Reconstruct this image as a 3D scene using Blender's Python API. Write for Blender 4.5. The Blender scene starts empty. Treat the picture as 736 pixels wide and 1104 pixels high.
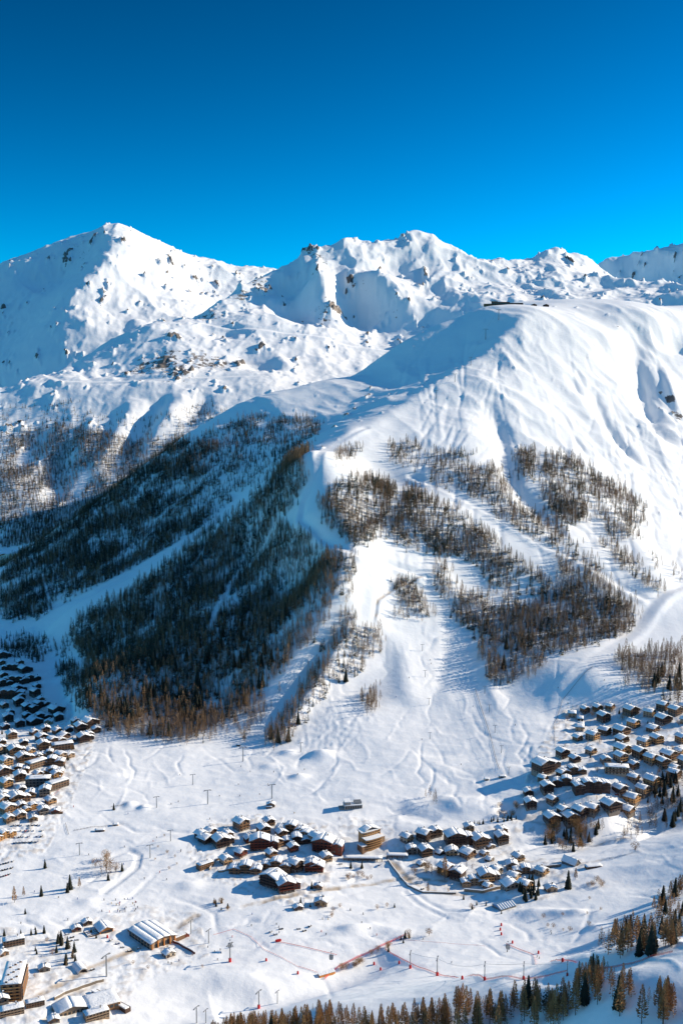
import bpy, bmesh, math, random
import numpy as np
from mathutils import Vector, Matrix
random.seed(7)
RNG = np.random.RandomState(7)
R = math.radians
sc = bpy.context.scene
COL = sc.collection
# ------------------------------------------------------------------ camera
F_PX, CX, CY, PITCH = 1217.0, 368.0, 552.0, R(7.9)
cam_d = bpy.data.cameras.new('camera'); cam = bpy.data.objects.new('camera', cam_d); COL.objects.link(cam)
cam_d.sensor_fit = 'VERTICAL'; cam_d.sensor_height = 36.0; cam_d.lens = 36.0*F_PX/1104.0
cam_d.clip_start = 5.0; cam_d.clip_end = 60000.0
cam.location = (0, 0, 0); cam.rotation_euler = (R(90)-PITCH, 0, 0)
sc.camera = cam
# ------------------------------------------------------------------ sky and sun
SUN_EL, SUN_AZ = R(22.5), R(17)          # azimuth: beyond the camera's right, away from it
w = bpy.data.worlds.new('World'); sc.world = w; w.use_nodes = True
nt = w.node_tree; nt.nodes.clear()
sky = nt.nodes.new('ShaderNodeTexSky'); sky.sky_type = 'NISHITA'; sky.sun_disc = False
sky.sun_elevation = SUN_EL; sky.sun_rotation = R(90)-SUN_AZ
sky.altitude = 2600; sky.air_density = 0.9; sky.dust_density = 0.0; sky.ozone_density = 4.0
hs = nt.nodes.new('ShaderNodeHueSaturation'); hs.inputs['Hue'].default_value = 0.474
hs.inputs['Saturation'].default_value = 1.42; hs.inputs['Value'].default_value = 0.15
bg = nt.nodes.new('ShaderNodeBackground'); bg.inputs[1].default_value = 0.085
out = nt.nodes.new('ShaderNodeOutputWorld')
gm = nt.nodes.new('ShaderNodeGamma'); gm.inputs[1].default_value = 2.2
nt.links.new(sky.outputs[0], gm.inputs[0]); nt.links.new(gm.outputs[0], hs.inputs['Color']); 
# unseen overhead sky brightened as added fill light for the shaded snow
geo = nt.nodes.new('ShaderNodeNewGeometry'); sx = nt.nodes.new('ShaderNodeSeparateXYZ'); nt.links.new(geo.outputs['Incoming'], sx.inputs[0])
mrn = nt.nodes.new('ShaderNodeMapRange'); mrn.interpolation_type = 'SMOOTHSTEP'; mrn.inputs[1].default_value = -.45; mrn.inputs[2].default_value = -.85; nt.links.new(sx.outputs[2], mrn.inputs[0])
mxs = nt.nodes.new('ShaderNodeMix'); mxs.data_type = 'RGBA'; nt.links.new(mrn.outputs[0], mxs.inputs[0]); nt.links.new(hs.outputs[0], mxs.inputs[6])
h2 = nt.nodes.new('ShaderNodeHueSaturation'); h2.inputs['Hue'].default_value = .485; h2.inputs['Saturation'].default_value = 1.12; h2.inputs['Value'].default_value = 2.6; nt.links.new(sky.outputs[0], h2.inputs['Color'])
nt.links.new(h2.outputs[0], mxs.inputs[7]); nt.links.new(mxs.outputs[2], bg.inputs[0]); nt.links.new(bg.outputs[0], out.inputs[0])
sd = bpy.data.lights.new('sun', 'SUN'); so = bpy.data.objects.new('sun', sd); COL.objects.link(so)
sd.energy = 5.0; sd.angle = R(0.5); sd.color = (1.0, 0.865, 0.67)
sv = Vector((math.cos(SUN_EL)*math.cos(SUN_AZ), math.cos(SUN_EL)*math.sin(SUN_AZ), math.sin(SUN_EL)))
so.rotation_euler = sv.to_track_quat('Z', 'Y').to_euler()
sc.view_settings.view_transform = 'Standard'; sc.view_settings.look = 'None'
sc.view_settings.exposure = 0.45; sc.view_settings.gamma = 1.0

# ------------------------------------------------------------------ geometry of the view
SP, CP = math.sin(PITCH), math.cos(PITCH)
def slope_of(v):                     # height per metre of forward distance along the ray of row v
    b = (CY-np.asarray(v, float))/F_PX
    return (b*CP-SP)/(CP+b*SP)
def back(u, v, Y):                   # pixel + forward distance -> world point
    b = (CY-v)/F_PX; k = CP+b*SP
    return ((u-CX)/F_PX/k*Y, Y, (b*CP-SP)/k*Y)
def proj(x, y, z):                   # world -> pixel
    x = np.asarray(x, float); y = np.asarray(y, float); z = np.asarray(z, float)
    d = y*CP - z*SP; h = y*SP + z*CP
    return CX+F_PX*x/d, CY-F_PX*h/d
def cz(u, v, z):                     # pixel + height -> world point
    s = float(slope_of(v)); return back(u, v, z/s)

# ------------------------------------------------------------------ noise
_perm = np.tile(RNG.permutation(512), 3).astype(np.int64)
_ga = RNG.rand(512)*2*np.pi; _gx, _gy = np.cos(_ga), np.sin(_ga)
def pn(x, y):
    xi = np.floor(x).astype(np.int64); yi = np.floor(y).astype(np.int64)
    fx = x-xi; fy = y-yi; sx = fx*fx*fx*(fx*(fx*6-15)+10); sy = fy*fy*fy*(fy*(fy*6-15)+10)
    def g(a, b):
        h = _perm[(_perm[(xi+a) & 511]+yi+b) & 511] & 511
        return _gx[h]*(fx-a)+_gy[h]*(fy-b)
    n0 = g(0, 0)*(1-sx)+g(1, 0)*sx; n1 = g(0, 1)*(1-sx)+g(1, 1)*sx
    return (n0*(1-sy)+n1*sy)*1.5
def fbm(x, y, s, o=4, g=.5):
    r = 0; a = 1
    for i in range(o):
        r = r+a*pn(x/s+17.3*i, y/s-9.1*i); a *= g; s = s*.5
    return r
def ridged(x, y, s, o=5, g=.5):
    r = 0; a = 1; wgt = 1
    for i in range(o):
        n = 1-np.abs(pn(x/s+31.7*i, y/s+5.3*i))*1.6; n = np.clip(n, 0, 1)**2*wgt
        r = r+a*n; wgt = np.clip(n*1.6, 0, 1); a *= g; s = s*.5
    return r
def inpoly(u, v, P):
    P = np.array(P, float); r = np.zeros(u.shape, bool); n = len(P); j = n-1
    for i in range(n):
        c = ((P[i, 1] > v) != (P[j, 1] > v)) & (u < (P[j, 0]-P[i, 0])*(v-P[i, 1])/(P[j, 1]-P[i, 1]+1e-12)+P[i, 0])
        r ^= c; j = i
    return r
def sstep(a, b, x):
    t = np.clip((x-a)/(b-a), 0, 1); return t*t*(3-2*t)

# ------------------------------------------------------------------ smooth surface through surveyed points
class Surf:
    def __init__(s, pts, c, lam=0.0):
        P = np.array(pts, float); s.p = P[:, :2]; s.c = c
        s.m = P[:, 2].mean()
        D = np.sqrt(((s.p[:, None]-s.p[None])**2).sum(-1)+c*c)
        n = len(P); A = np.zeros((n+3, n+3)); A[:n, :n] = D-lam*np.eye(n)
        A[:n, n] = 1; A[:n, n+1:] = s.p/1000; A[n, :n] = 1; A[n+1:, :n] = (s.p/1000).T
        s.w = np.linalg.solve(A, np.concatenate([P[:, 2], [0, 0, 0]]))
    def __call__(s, X, Y):
        sh = X.shape; X = X.ravel(); Y = Y.ravel(); o = np.empty(X.shape); n = len(s.p)
        for i in range(0, len(X), 20000):
            x = X[i:i+20000, None]; y = Y[i:i+20000, None]
            D = np.sqrt((x-s.p[:, 0])**2+(y-s.p[:, 1])**2+s.c**2)
            o[i:i+20000] = D@s.w[:n]+s.w[n]+(x[:, 0]*s.w[n+1]+y[:, 0]*s.w[n+2])/1000
        return o.reshape(sh)
class Fan:                            # height field on a grid whose cells grow with distance
    def __init__(s, t0, t1, nt_, y0, y1, ny):
        s.t0, s.t1, s.nt, s.l0, s.l1, s.ny = t0, t1, nt_, math.log(y0), math.log(y1), ny
        t = np.linspace(t0, t1, nt_); Y = np.exp(np.linspace(s.l0, s.l1, ny))
        s.X = Y[:, None]*t[None]; s.Y = np.repeat(Y[:, None], nt_, 1); s.Z = None
    def q(s, x, y, A=None):
        A = s.Z if A is None else A
        x = np.asarray(x, float); y = np.asarray(y, float)
        i = (np.log(y)-s.l0)/(s.l1-s.l0)*(s.ny-1); j = (x/y-s.t0)/(s.t1-s.t0)*(s.nt-1)
        i = np.clip(i, 0, s.ny-1.001); j = np.clip(j, 0, s.nt-1.001)
        a = i.astype(int); b = j.astype(int); fi = i-a; fj = j-b
        return (A[a, b]*(1-fi)+A[a+1, b]*fi)*(1-fj)+(A[a, b+1]*(1-fi)+A[a+1, b+1]*fi)*fj
    def hit(s, u, v):                 # where the sight line of a pixel meets this ground (vectorised)
        u = np.atleast_1d(np.asarray(u, float)); v = np.atleast_1d(np.asarray(v, float))
        L = np.exp(np.linspace(s.l0+1e-4, s.l1-1e-4, 1400)); res = np.full((len(u), 3), np.nan)
        for k in range(len(u)):
            b = (CY-v[k])/F_PX; kk = CP+b*SP; sx = (u[k]-CX)/F_PX/kk; sl = (b*CP-SP)/kk
            d = sl*L-s.q(sx*L, L); w_ = np.where((d[:-1] > 0) & (d[1:] <= 0))[0]
            if len(w_):
                i = w_[0]; t = d[i]/(d[i]-d[i+1]); Y = L[i]+(L[i+1]-L[i])*t
                res[k] = (sx*Y, Y, sl*Y)
        return res
    def slope(s):
        gy = np.gradient(s.Z, axis=0)/np.gradient(s.Y, axis=0); gx = np.gradient(s.Z, axis=1)/np.gradient(s.X, axis=1)
        return np.hypot(gx, gy)

def dist_poly(X, Y, P):               # distance to a polyline, and the running parameter along it
    best = np.full(X.shape, 1e9); par = np.zeros(X.shape); L = 0
    for a, b in zip(P[:-1], P[1:]):
        d = b-a; l = math.hypot(*d)+1e-9; t = np.clip(((X-a[0])*d[0]+(Y-a[1])*d[1])/l/l, 0, 1)
        r = np.hypot(X-a[0]-t*d[0], Y-a[1]-t*d[1]); m = r < best
        best[m] = r[m]; par[m] = (L+t*l)[m]; L += l
    return best, par/L
def carve(fan, uv, amp, wid, taper=True):
    """lower (amp<0) or raise (amp>0) a soft groove or rib along a line of the hillside"""
    P = fan.hit(*np.array(uv, float).T); P = P[~np.isnan(P[:, 0])][:, :2]
    if len(P) < 2: return
    lo = P.min(0)-wid*3; hi = P.max(0)+wid*3
    m = (fan.X > lo[0]) & (fan.X < hi[0]) & (fan.Y > lo[1]) & (fan.Y < hi[1])
    if not m.any(): return
    d, t = dist_poly(fan.X[m], fan.Y[m], P)
    e = np.sin(np.clip(t, .0, 1)*np.pi)**.6 if taper else 1
    fan.Z[m] += amp*e*np.exp(-(d/wid)**2)

# ------------------------------------------------------------------ near ground: valley floor and the big hill
FL = -550
E = [back(*p) for p in [
 # divide between the shaded flank and the lit flank
 (322,745,1665),(345,700,1735),(370,650,1800),(375,600,1880),(350,550,2000),(335,490,2170),(380,465,2380),
 (430,440,2560),(470,415,2700),(510,393,2830),(545,365,2970),(575,337,3120),
 # skyline of the hill on its left
 (0,612,2560),(60,572,2680),(130,520,2780),(200,470,2880),(250,440,2950),(290,425,3000),(350,410,3020),
 (395,400,3060),(415,385,3090),(440,365,3120),(470,350,3150),(500,338,3200),(530,330,3250),
 (0,680,3000),(60,640,3130),(130,590,3230),(200,540,3330),(290,495,3450),(350,480,3470),(415,455,3540),(470,400,3700),
 # hollow and shaded flank
 (440,400,2980),(470,380,3030),(420,420,2860),(380,440,2760),(340,460,2660),(500,368,3040),
 (300,450,2800),(260,480,2680),(200,520,2600),(130,560,2560),(60,600,2480),
 (330,480,2480),(295,510,2430),(250,550,2400),(190,590,2330),(130,625,2250),(70,662,2150),
 (200,700,1800),(150,700,1870),(250,650,1930),(150,650,2040),(200,600,2160),(280,600,2080),(280,530,2260),(300,505,2330),
 (100,740,1740),(160,750,1700),(240,750,1690),(280,700,1760),(320,640,1920),
 # plateau
 (640,345,3260),(700,342,3330),(736,345,3420),(560,330,3550),(640,332,3900),(736,330,4200),(500,345,3700),
 (600,365,3000),(650,365,3100),(700,370,3220),(736,365,3330),
 (560,400,2800),(620,400,2880),(680,400,3040),(736,400,3160),
 (500,440,2570),(560,440,2600),(620,440,2700),(690,440,2860),(736,440,2950),
 (430,480,2360),(500,480,2380),(550,480,2430),(600,480,2480),(680,480,2620),(736,480,2740),
 (400,520,2200),(460,520,2210),(530,520,2230),(600,520,2290),(660,520,2380),(736,520,2520),
 (400,560,2020),(460,560,2060),(550,560,2120),(620,560,2170),(700,560,2280),(736,560,2340),
 (420,600,1940),(480,600,1985),(560,600,2015),(640,600,2040),(700,600,2100),(736,600,2150),
 (420,650,1850),(480,650,1890),(560,650,1915),(640,650,1925),(700,650,1935),(736,650,1950),
 (400,700,1765),(440,700,1785),(500,700,1800),(560,700,1785),(640,700,1770),(736,700,1790),
 (380,740,1690),(440,740,1695),(560,740,1685),(640,740,1630),(736,740,1640),
 (400,775,1600),(480,780,1590),(560,780,1560),(800,740,1670),(800,600,2250),(800,480,2850),(800,380,3400),(860,345,3600),
 ]]
E += [cz(*p) for p in [
 (0,700,FL),(40,690,FL+3),(0,730,FL),(50,720,FL),(80,760,FL),(0,800,FL),(100,790,FL+2),(200,803,FL+2),(290,800,FL+4),
 (0,850,FL),(100,850,FL),(200,850,FL-4),(300,840,FL),(380,820,FL+6),(450,820,FL+10),(520,810,FL+14),(590,790,FL+26),
 (0,900,FL-4),(100,900,FL-6),(200,900,FL-6),(300,900,FL-8),(400,890,FL-6),(480,880,FL-2),(540,850,FL+10),(560,890,FL-4),
 (640,760,FL+42),(700,765,FL+44),(736,770,FL+46),(640,810,FL+30),(700,815,FL+32),(736,820,FL+28),(600,850,FL+18),(660,870,FL+8),
 (620,905,FL-12),(690,888,FL-10),(736,860,FL+8),(800,850,FL+12),(560,930,FL-14),
 (640,925,FL-6),(736,902,FL+12),(800,890,FL+20),(700,950,FL+4),(736,950,FL+14),(640,970,FL-2),
 (0,950,FL-8),(100,950,FL-8),(200,960,FL-12),(300,950,FL-12),(400,940,FL-16),(500,950,FL-16),
 (0,1000,FL-6),(100,1010,FL-10),(200,1000,FL-14),(300,1010,FL-12),(400,1000,FL-14),(500,1010,FL-10),(600,1010,FL-4),
 (0,1060,FL-2),(100,1060,FL-6),(200,1060,FL-12),(300,1050,FL-12),(400,1050,FL-10),(500,1040,FL-2),(640,1030,FL+8),(700,1020,FL+34),(736,1000,FL+50),
 (0,1104,FL),(120,1104,FL-6),(220,1090,FL-14),(-80,1000,FL),(-80,850,FL),(-80,720,FL),(-80,1104,FL),
 ]]
# the near slope the photograph is taken over
E += [back(*p) for p in [(300,1104,770),(360,1094,740),(430,1090,720),(500,1085,700),(560,1078,680),(620,1066,650),(660,1058,630),(700,1064,610),(736,1085,590),(800,1100,560),
 (660,1104,600),(560,1130,640),(430,1140,660),(300,1150,700),(180,1150,800),(600,1250,520),(400,1250,580),(200,1250,650),(750,1250,480),(0,1180,780),(0,1300,640)]]
E += [(0,300,-330),(300,300,-290),(-300,300,-380),(0,100,-160),(500,600,-350),(-500,600,-480),(700,1000,-440),(600,800,-420)]
near = Fan(-.46, .50, 860, 300, 4300, 1080)
Ef = Surf(E, 45.0, 0.0)
near.Z = Ef(near.X, near.Y)

# ------------------------------------------------------------------ far ranges
BD = [back(*p) for p in [
 (296,293,5300),(320,277,5350),(345,266,5420),(362,262,5480),(400,262,5580),(430,256,5640),(455,251,5700),(475,262,5720),(505,276,5780),(540,276,5850),
 (560,278,5900),(590,272,5950),(612,275,6000),(635,281,6050),
 (335,300,5080),(348,330,4920),(316,315,5150),(320,340,4950),(300,320,5050),
 (375,285,5300),(400,302,5150),(430,325,5020),(455,345,4930),(385,325,5130),(400,345,5000),(375,350,4900),(430,358,4850),
 (420,290,5350),(450,310,5180),(500,300,5350),(500,325,5000),(560,300,5480),(620,298,5560),(560,322,5000),(640,312,5200),(736,318,5000),(700,308,5500),(660,303,5900),(800,310,5500),
 (280,305,5200),(255,323,5060),(230,336,4960),(212,344,4880),
 (0,422,4080),(40,408,4230),(75,392,4380),(110,370,4520),(150,352,4620),(185,346,4700),
 (240,352,4650),(300,358,4620),(350,372,4580),(400,390,4520),(300,340,4800),
 (120,402,4230),(180,400,4180),(240,395,4250),(300,395,4300),(350,410,4250),
 (50,414,4080),(100,411,4080),(180,409,4080),(280,407,4120),
 (0,450,3900),(100,450,3880),(200,445,3880),(260,432,3960),(0,500,3640),(100,500,3620),(180,480,3700),(0,545,3380),(80,548,3380),(0,590,3200),(150,520,3500),(250,470,3700),
 (0,470,4600),(75,440,4900),(150,400,5200),(210,385,5400),(-60,430,4050),(-60,500,3600),(-60,590,3200),
 (300,380,5900),(400,360,6200),(520,360,6500),(635,350,6600),(736,340,6300),(400,420,4200),(500,400,4400),(600,370,4600),(736,350,4700),
 ]]
C_ = [back(*p) for p in [
 (-60,325,6900),(0,300,7050),(30,285,7150),(60,272,7250),(95,253,7380),(128,242,7450),(150,250,7500),(180,262,7620),(210,278,7700),(250,287,7800),(295,292,7900),(340,300,8000),
 (122,262,7200),(110,290,6900),(85,310,6680),(55,345,6420),(42,380,6220),(35,405,6100),
 (75,285,7180),(40,303,7020),(0,318,6900),(0,350,6650),(0,380,6400),(0,420,6100),(20,350,6600),
 (170,290,7150),(170,330,6720),(120,340,6500),(220,310,7350),(110,370,6220),(200,350,6500),(260,320,7350),(100,400,6000),
 (150,430,5800),(250,400,6200),(350,380,6900),(-60,400,6300),(0,330,8300),(130,300,8700),(250,320,8800),(350,330,8800)]]
A_ = [back(*p) for p in [
 (600,304,9000),(625,297,9000),(650,285,8950),(680,282,8850),(700,281,8750),(720,277,8700),(736,273,8650),(780,262,8700),(880,150,9000),(925,160,9100),(960,240,9000),(840,300,8300),(900,305,8300),  # high points at far right: unseen peak added to shade this ridge
 (640,305,8860),(690,304,8680),(736,303,8500),(780,303,8380),(650,314,8450),(736,311,8050),(800,311,7900),
 (650,320,9700),(736,320,9700),(800,320,9700)]]
far = Fan(-.46, .50, 960, 3150, 10500, 700)
cut = lambda S, c: Surf(S, c)
X, Y = far.X, far.Y
wx = fbm(X, Y, 700, 3)*120; wy = fbm(X+900, Y, 700, 3)*120
zb = Surf(BD, 60)(X, Y); zc = Surf(C_, 90)(X, Y); za = Surf(A_, 80)(X, Y)
zb = zb-np.clip(Y-6200, 0, None)*.9; zc = zc-np.clip(Y-8500, 0, None)*.9-np.clip(5900-Y, 0, None)*.5
za = za-np.clip(Y-9500, 0, None)*.9-np.clip(8000-Y, 0, None)*.8
rg = ridged(X+wx, Y+wy, 620, 6, .52)-.75
rg2 = ridged((X+wx*.4)*1.0, (Y+wy*.4)*.45, 190, 5, .55)-.7
zb = zb+rg*(9+17*sstep(4700, 5500, Y))*sstep(3300, 4300, Y)+rg2*(3+7*sstep(4400, 5300, Y))
zc = zc+rg*14+rg2*5
za = za+rg*14+rg2*10
m = (X/Y < .20)                                    # the left peak stops behind the middle range
zc = zc-sstep(-.05, .03, X/Y)*9000; za = za-sstep(.222, .200, X/Y)*9000-sstep(.15, .05, X/Y)*90000
far.Z = np.maximum(np.maximum(zb, zc), za)
far.Z += fbm(X, Y, 60, 3)*3+(ridged((X+wx*.3), (Y+wy*.3)*.5, 85, 3, .55)-.6)*2.2*sstep(3600, 4300, Y)

# natural texture on the near ground
X, Y = near.X, near.Y
sl = near.slope(); steep = sstep(.12, .4, sl)
ax = X*.80+Y*.60; ay = -X*.60+Y*.80                # ribs run down to the lower right
near.Z += steep*(ridged(ax+fbm(X, Y, 300)*50, ay*.4, 210, 4, .5)-.7)*5*sstep(2150, 2700, Y)
near.Z += steep*(ridged(ax+fbm(X, Y, 200)*25, ay*.28, 70, 3, .5)-.6)*1.6*sstep(2100, 2600, Y)
near.Z += steep*fbm(X, Y, 190, 4, .45)*4.5*sstep(1650, 1900, Y)
near.Z += fbm(X, Y, 120, 3, .45)*1.6


def bench(fan, uv, wid, amp=0.0, k=1.0):
    """cut a level track along a line of the hillside"""
    P3 = fan.hit(*np.array(uv, float).T); P3 = P3[~np.isnan(P3[:, 0])]
    if len(P3) < 2: return
    P = P3[:, :2]; seg = np.r_[0, np.cumsum(np.hypot(*np.diff(P, axis=0).T))]; seg /= seg[-1]
    lo = P.min(0)-wid*3; hi = P.max(0)+wid*3
    m = (fan.X > lo[0]) & (fan.X < hi[0]) & (fan.Y > lo[1]) & (fan.Y < hi[1])
    d, t = dist_poly(fan.X[m], fan.Y[m], P)
    tt = np.linspace(0, 1, 120); c = np.stack([np.interp(tt, seg, P[:, 0]), np.interp(tt, seg, P[:, 1])], 1)
    zc_ = fan.q(c[:, 0], c[:, 1]); zc_ = np.convolve(np.pad(zc_, 5, mode='edge'), np.ones(11)/11, 'valid')
    wgt = np.exp(-(d/wid)**4)*k
    fan.Z[m] = fan.Z[m]*(1-wgt)+(np.interp(t, tt, zc_)+amp)*wgt
def mound(fan, u, v, amp, wid, ax=1.0):
    p = fan.hit(u, v)[0]
    if np.isnan(p[0]): return
    fan.Z += amp*np.exp(-(((fan.X-p[0])/ax)**2+(fan.Y-p[1])**2)/wid**2)
def spots(fan, L):
    a = np.zeros(fan.Z.shape)
    for u, v, r, k in L:
        p = fan.hit(u, v)[0]
        if np.isnan(p[0]): continue
        a = np.maximum(a, k*np.exp(-((fan.X-p[0])**2+((fan.Y-p[1])*.6)**2)/r**2))
    return a
def along(fan, uv, wid, k):
    P = fan.hit(*np.array(uv, float).T); P = P[~np.isnan(P[:, 0])][:, :2]
    d, t = dist_poly(fan.X, fan.Y, P)
    return k*np.exp(-(d/wid)**4)

for uv, a, wd in [
    ([(578,335),(545,363),(520,385),(495,400),(470,414),(430,440),(395,462)], 6, 26),
    ([(545,343),(515,372),(485,395),(448,420),(410,445)], -4, 34),
    ([(525,432),(537,460),(545,490),(552,520),(575,545),(610,580)], -17, 20),
    ([(500,440),(505,470),(512,500)], 6, 30),
    ([(612,405),(625,428)], -8, 14),
    ([(638,420),(650,450),(668,478),(695,505)], -15, 16),
    ([(655,400),(690,450),(736,520)], 8, 22),
    ([(688,350),(684,380),(690,420),(704,455),(722,478)], -34, 32),
    ([(702,362),(720,368),(745,372)], -34, 30),
    ([(715,395),(725,430),(736,455)], 18, 18),
    ([(585,370),(610,410),(650,470),(700,540)], 7, 28),
    ([(640,350),(660,380),(672,410)], 8, 22),
    ([(600,520),(650,545),(690,590),(715,640)], 6, 26),
    ([(570,470),(600,500),(640,520)], 5, 30),
    ([(330,478),(250,548),(190,590),(130,625),(60,665),(0,697)], -13, 24),
    ([(398,615),(384,650),(352,690),(315,745),(278,792)], -14, 16),
    ([(386,640),(376,680),(345,735),(300,795)], 9, 13),
    ([(480,640),(484,680),(478,720),(462,770)], -2.5, 12),
    ([(428,680),(436,720),(440,760)], 6, 22),
    ([(520,690),(528,740),(540,770)], 5, 16),
    ([(360,530),(350,560),(380,590),(410,600)], -4, 22),
    ([(395,500),(440,520),(500,520)], -5, 22),
    ([(430,610),(470,620),(500,650)], 6, 20),
    ([(470,860),(500,872),(540,868)], 5, 16),
    ([(380,885),(430,872),(470,886)], -6, 16),
    ([(535,868),(565,880)], -6, 9),
    ([(305,925),(370,900)], 2, 12),
    ([(230,1092),(300,1074),(370,1052),(425,1030)], -11, 24),
    ([(330,1018),(400,1000),(445,1008)], 2.5, 10),
    ([(560,1048),(620,1040),(700,1025),(740,1018)], -10, 20),
    ([(590,890),(640,905),(690,888),(736,860)], -6, 11),
    ([(0,660),(40,655),(100,640)], -6, 16),
    ([(115,720),(90,750),(100,790)], 6, 12),
    ([(60,735),(75,770),(70,795)], -7, 15),
    ([(560,905),(500,915),(420,918),(380,922)], -4, 9),
    ]: carve(near, uv, a, wd)
for uv, wd, a in [
    ([(395,462),(365,478),(343,492),(340,515),(325,545),(322,565),(345,585),(385,600),(420,610),(450,622)], 10, 0),
    ([(445,515),(490,535),(540,562),(585,590),(630,608),(665,632),(700,650)], 12, 0),
    ([(745,632),(718,640),(702,658),(686,682),(655,702),(622,722),(603,752),(594,785)], 15, 0),
    ([(470,688),(510,668),(560,705),(620,712)], 6, 0),
    ([(405,665),(407,648),(430,632),(455,622)], 5, -1),
    ([(105,690),(130,715),(110,745),(75,760),(65,790)], 5, 0),
    ]: bench(near, uv, wd, a)
for u, v, a, wd, ax in [(345,815,9,13,1.5),(310,812,5,9,1.3),(322,838,5,8,1.4),(290,826,3,8,1.5),(120,838,3,12,2),(140,868,4,8,1),
    (155,871,4,7,1),(95,973,3,8,1.5),(180,912,3,14,2),(205,955,3,10,1.5),(460,895,3,18,2),(30,880,2,30,1),(475,812,-3,14,2),
    (540,830,4,12,2),(560,965,7,14,2),(575,985,5,10,1.6),(600,985,4,7,1.5),(505,985,3,12,2),(380,1000,4,10,1.5),(620,985,5,6,2),(640,1000,3,6,2),
    (690,935,3,10,2.5),(720,965,3,9,2.5),(250,1060,5,18,2.2),(345,1090,4,14,2),(20,1080,-2,14,1),(590,830,4,14,2),(505,862,3,12,1.6)]:
    mound(near, u, v, a, wd, ax)
X, Y = near.X, near.Y
mog = np.zeros(X.shape)
for uv, wd in [([(585,350),(540,390),(525,440),(540,500)], 60), ([(340,745),(370,770),(350,800)], 50), ([(700,400),(690,470)], 40)]:
    mog = np.maximum(mog, along(near, uv, wd, 1.0))
near.Z += mog*(pn(X/9, Y/9)*.75+pn(X/5, Y/5)*.4)
NU, NV = proj(X, Y, near.Z)
pis = along(near, [(470,640),(480,700),(500,760),(520,800)], 90, 1.0)
near.Z += pis*pn((X+Y*.12)/7, Y/90)*.2                     # groomed lanes down the piste
rt = random.Random(5)
for uv, wd, a in [   # ploughed lanes and paths of the valley floor, cut a little into the snow
    ([(0,1096),(60,1064),(92,1047),(132,1030),(172,1010),(212,988)], 4.0, -.7), ([(150,1000),(178,1004),(205,992)], 4, -.4),
    ([(262,978),(300,968),(370,957),(430,948),(480,950)], 3.5, -.8), ([(418,925),(432,940),(440,950),(470,960),(520,955)], 3.5, -.8),
    ([(540,880),(600,893),(650,876),(690,862),(715,848)], 3.5, -.8), ([(560,936),(620,932),(680,920),(736,912)], 3, -.5),
    ([(445,960),(460,972),(480,982),(520,985)], 3, -.8), ([(436,962),(452,976),(480,990)], 3, -.7),
    ([(120,985),(150,960),(165,945)], 3, -.5), ([(60,850),(52,870),(48,885)], 3, -.4), ([(72,850),(62,868)], 3, -.4),
    ([(118,924),(138,916),(150,922),(147,935),(128,950),(112,962)], 4, -1.4), ([(50,1100),(72,1076),(100,1062)], 4, -.7),
    ([(600,905),(640,912),(690,905),(712,890)], 5, -3.0), ([(430,925),(480,935),(540,925),(600,908)], 4, -2.0), ([(300,940),(360,938),(415,934)], 4, -1.6)]: bench(near, uv, wd, a)
for k in range(300):     # ski tracks
    u0 = rt.uniform(-10, 740); v0 = rt.choice([rt.uniform(800, 1040), rt.uniform(640, 830)]); 
    if v0 < 800 and not 330 < u0 < 640: continue
    L_ = rt.uniform(30, 110); th = rt.uniform(-.5, .5)+(0 if v0 > 820 else 1.5); pts = []
    for q in range(7): pts.append((u0+math.cos(th)*L_*q/6, v0+math.sin(th)*L_*q/6*.6+rt.uniform(-1, 1))); th += rt.uniform(-.25, .25)
    carve(near, pts, rt.choice([-.6, -.9, .5]), rt.uniform(1.6, 3.2))
nz = fbm(near.X, near.Y, 34, 3, .55)
near.Z += nz*.35*sstep(2000, 1500, near.Y)
near.Z += (ridged(near.X*.5+near.Y*.15, near.Y, 22, 3, .5)-.6)*.35*sstep(1900, 1500, near.Y)
VIL = np.zeros(near.X.shape)
for P_, a_ in [([(545,905),(575,815),(610,760),(740,762),(740,845),(690,862),(640,882),(600,888)], 1), ([(200,915),(225,885),(280,878),(355,890),(360,945),(330,985),(280,965),(215,945)], 1),
    ([(425,925),(445,895),(545,890),(560,925),(640,925),(600,965),(540,985),(480,960),(430,950)], .8), ([(0,705),(60,770),(110,790),(100,810),(70,880),(50,918),(0,930)], 1), ([(0,1000),(40,1000),(100,1045),(215,990),(225,1030),(150,1060),(120,1104),(0,1104)], .8),
    ([(100,990),(150,975),(215,985),(215,1030),(110,1020)], .6), ([(365,880),(420,885),(440,935),(365,935)], .7)]:
    VIL = np.maximum(VIL, inpoly(NU, NV, P_)*a_)
rough = fbm(near.X, near.Y, 11, 3, .6)
near.Z += VIL*(rough*.75+.5*np.abs(pn(near.X/19, near.Y/19)))
for k in range(130):     # ski lines and sluffs down the open flank
    u0, v0 = rt.uniform(440, 740), rt.uniform(345, 560); L_ = rt.uniform(40, 130); th = math.radians(rt.uniform(48, 80)) if u0 > 540 else math.radians(rt.uniform(80, 120)); pts = []
    for q in range(6): pts.append((u0+math.cos(th)*L_*q/5, v0+math.sin(th)*L_*q/5)); th += rt.uniform(-.2, .2)
    carve(near, pts, rt.choice([-1.2, -1.6, 1.0, -.8]), rt.uniform(3.0, 6.0))
DIRT = np.zeros(near.X.shape)
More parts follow.
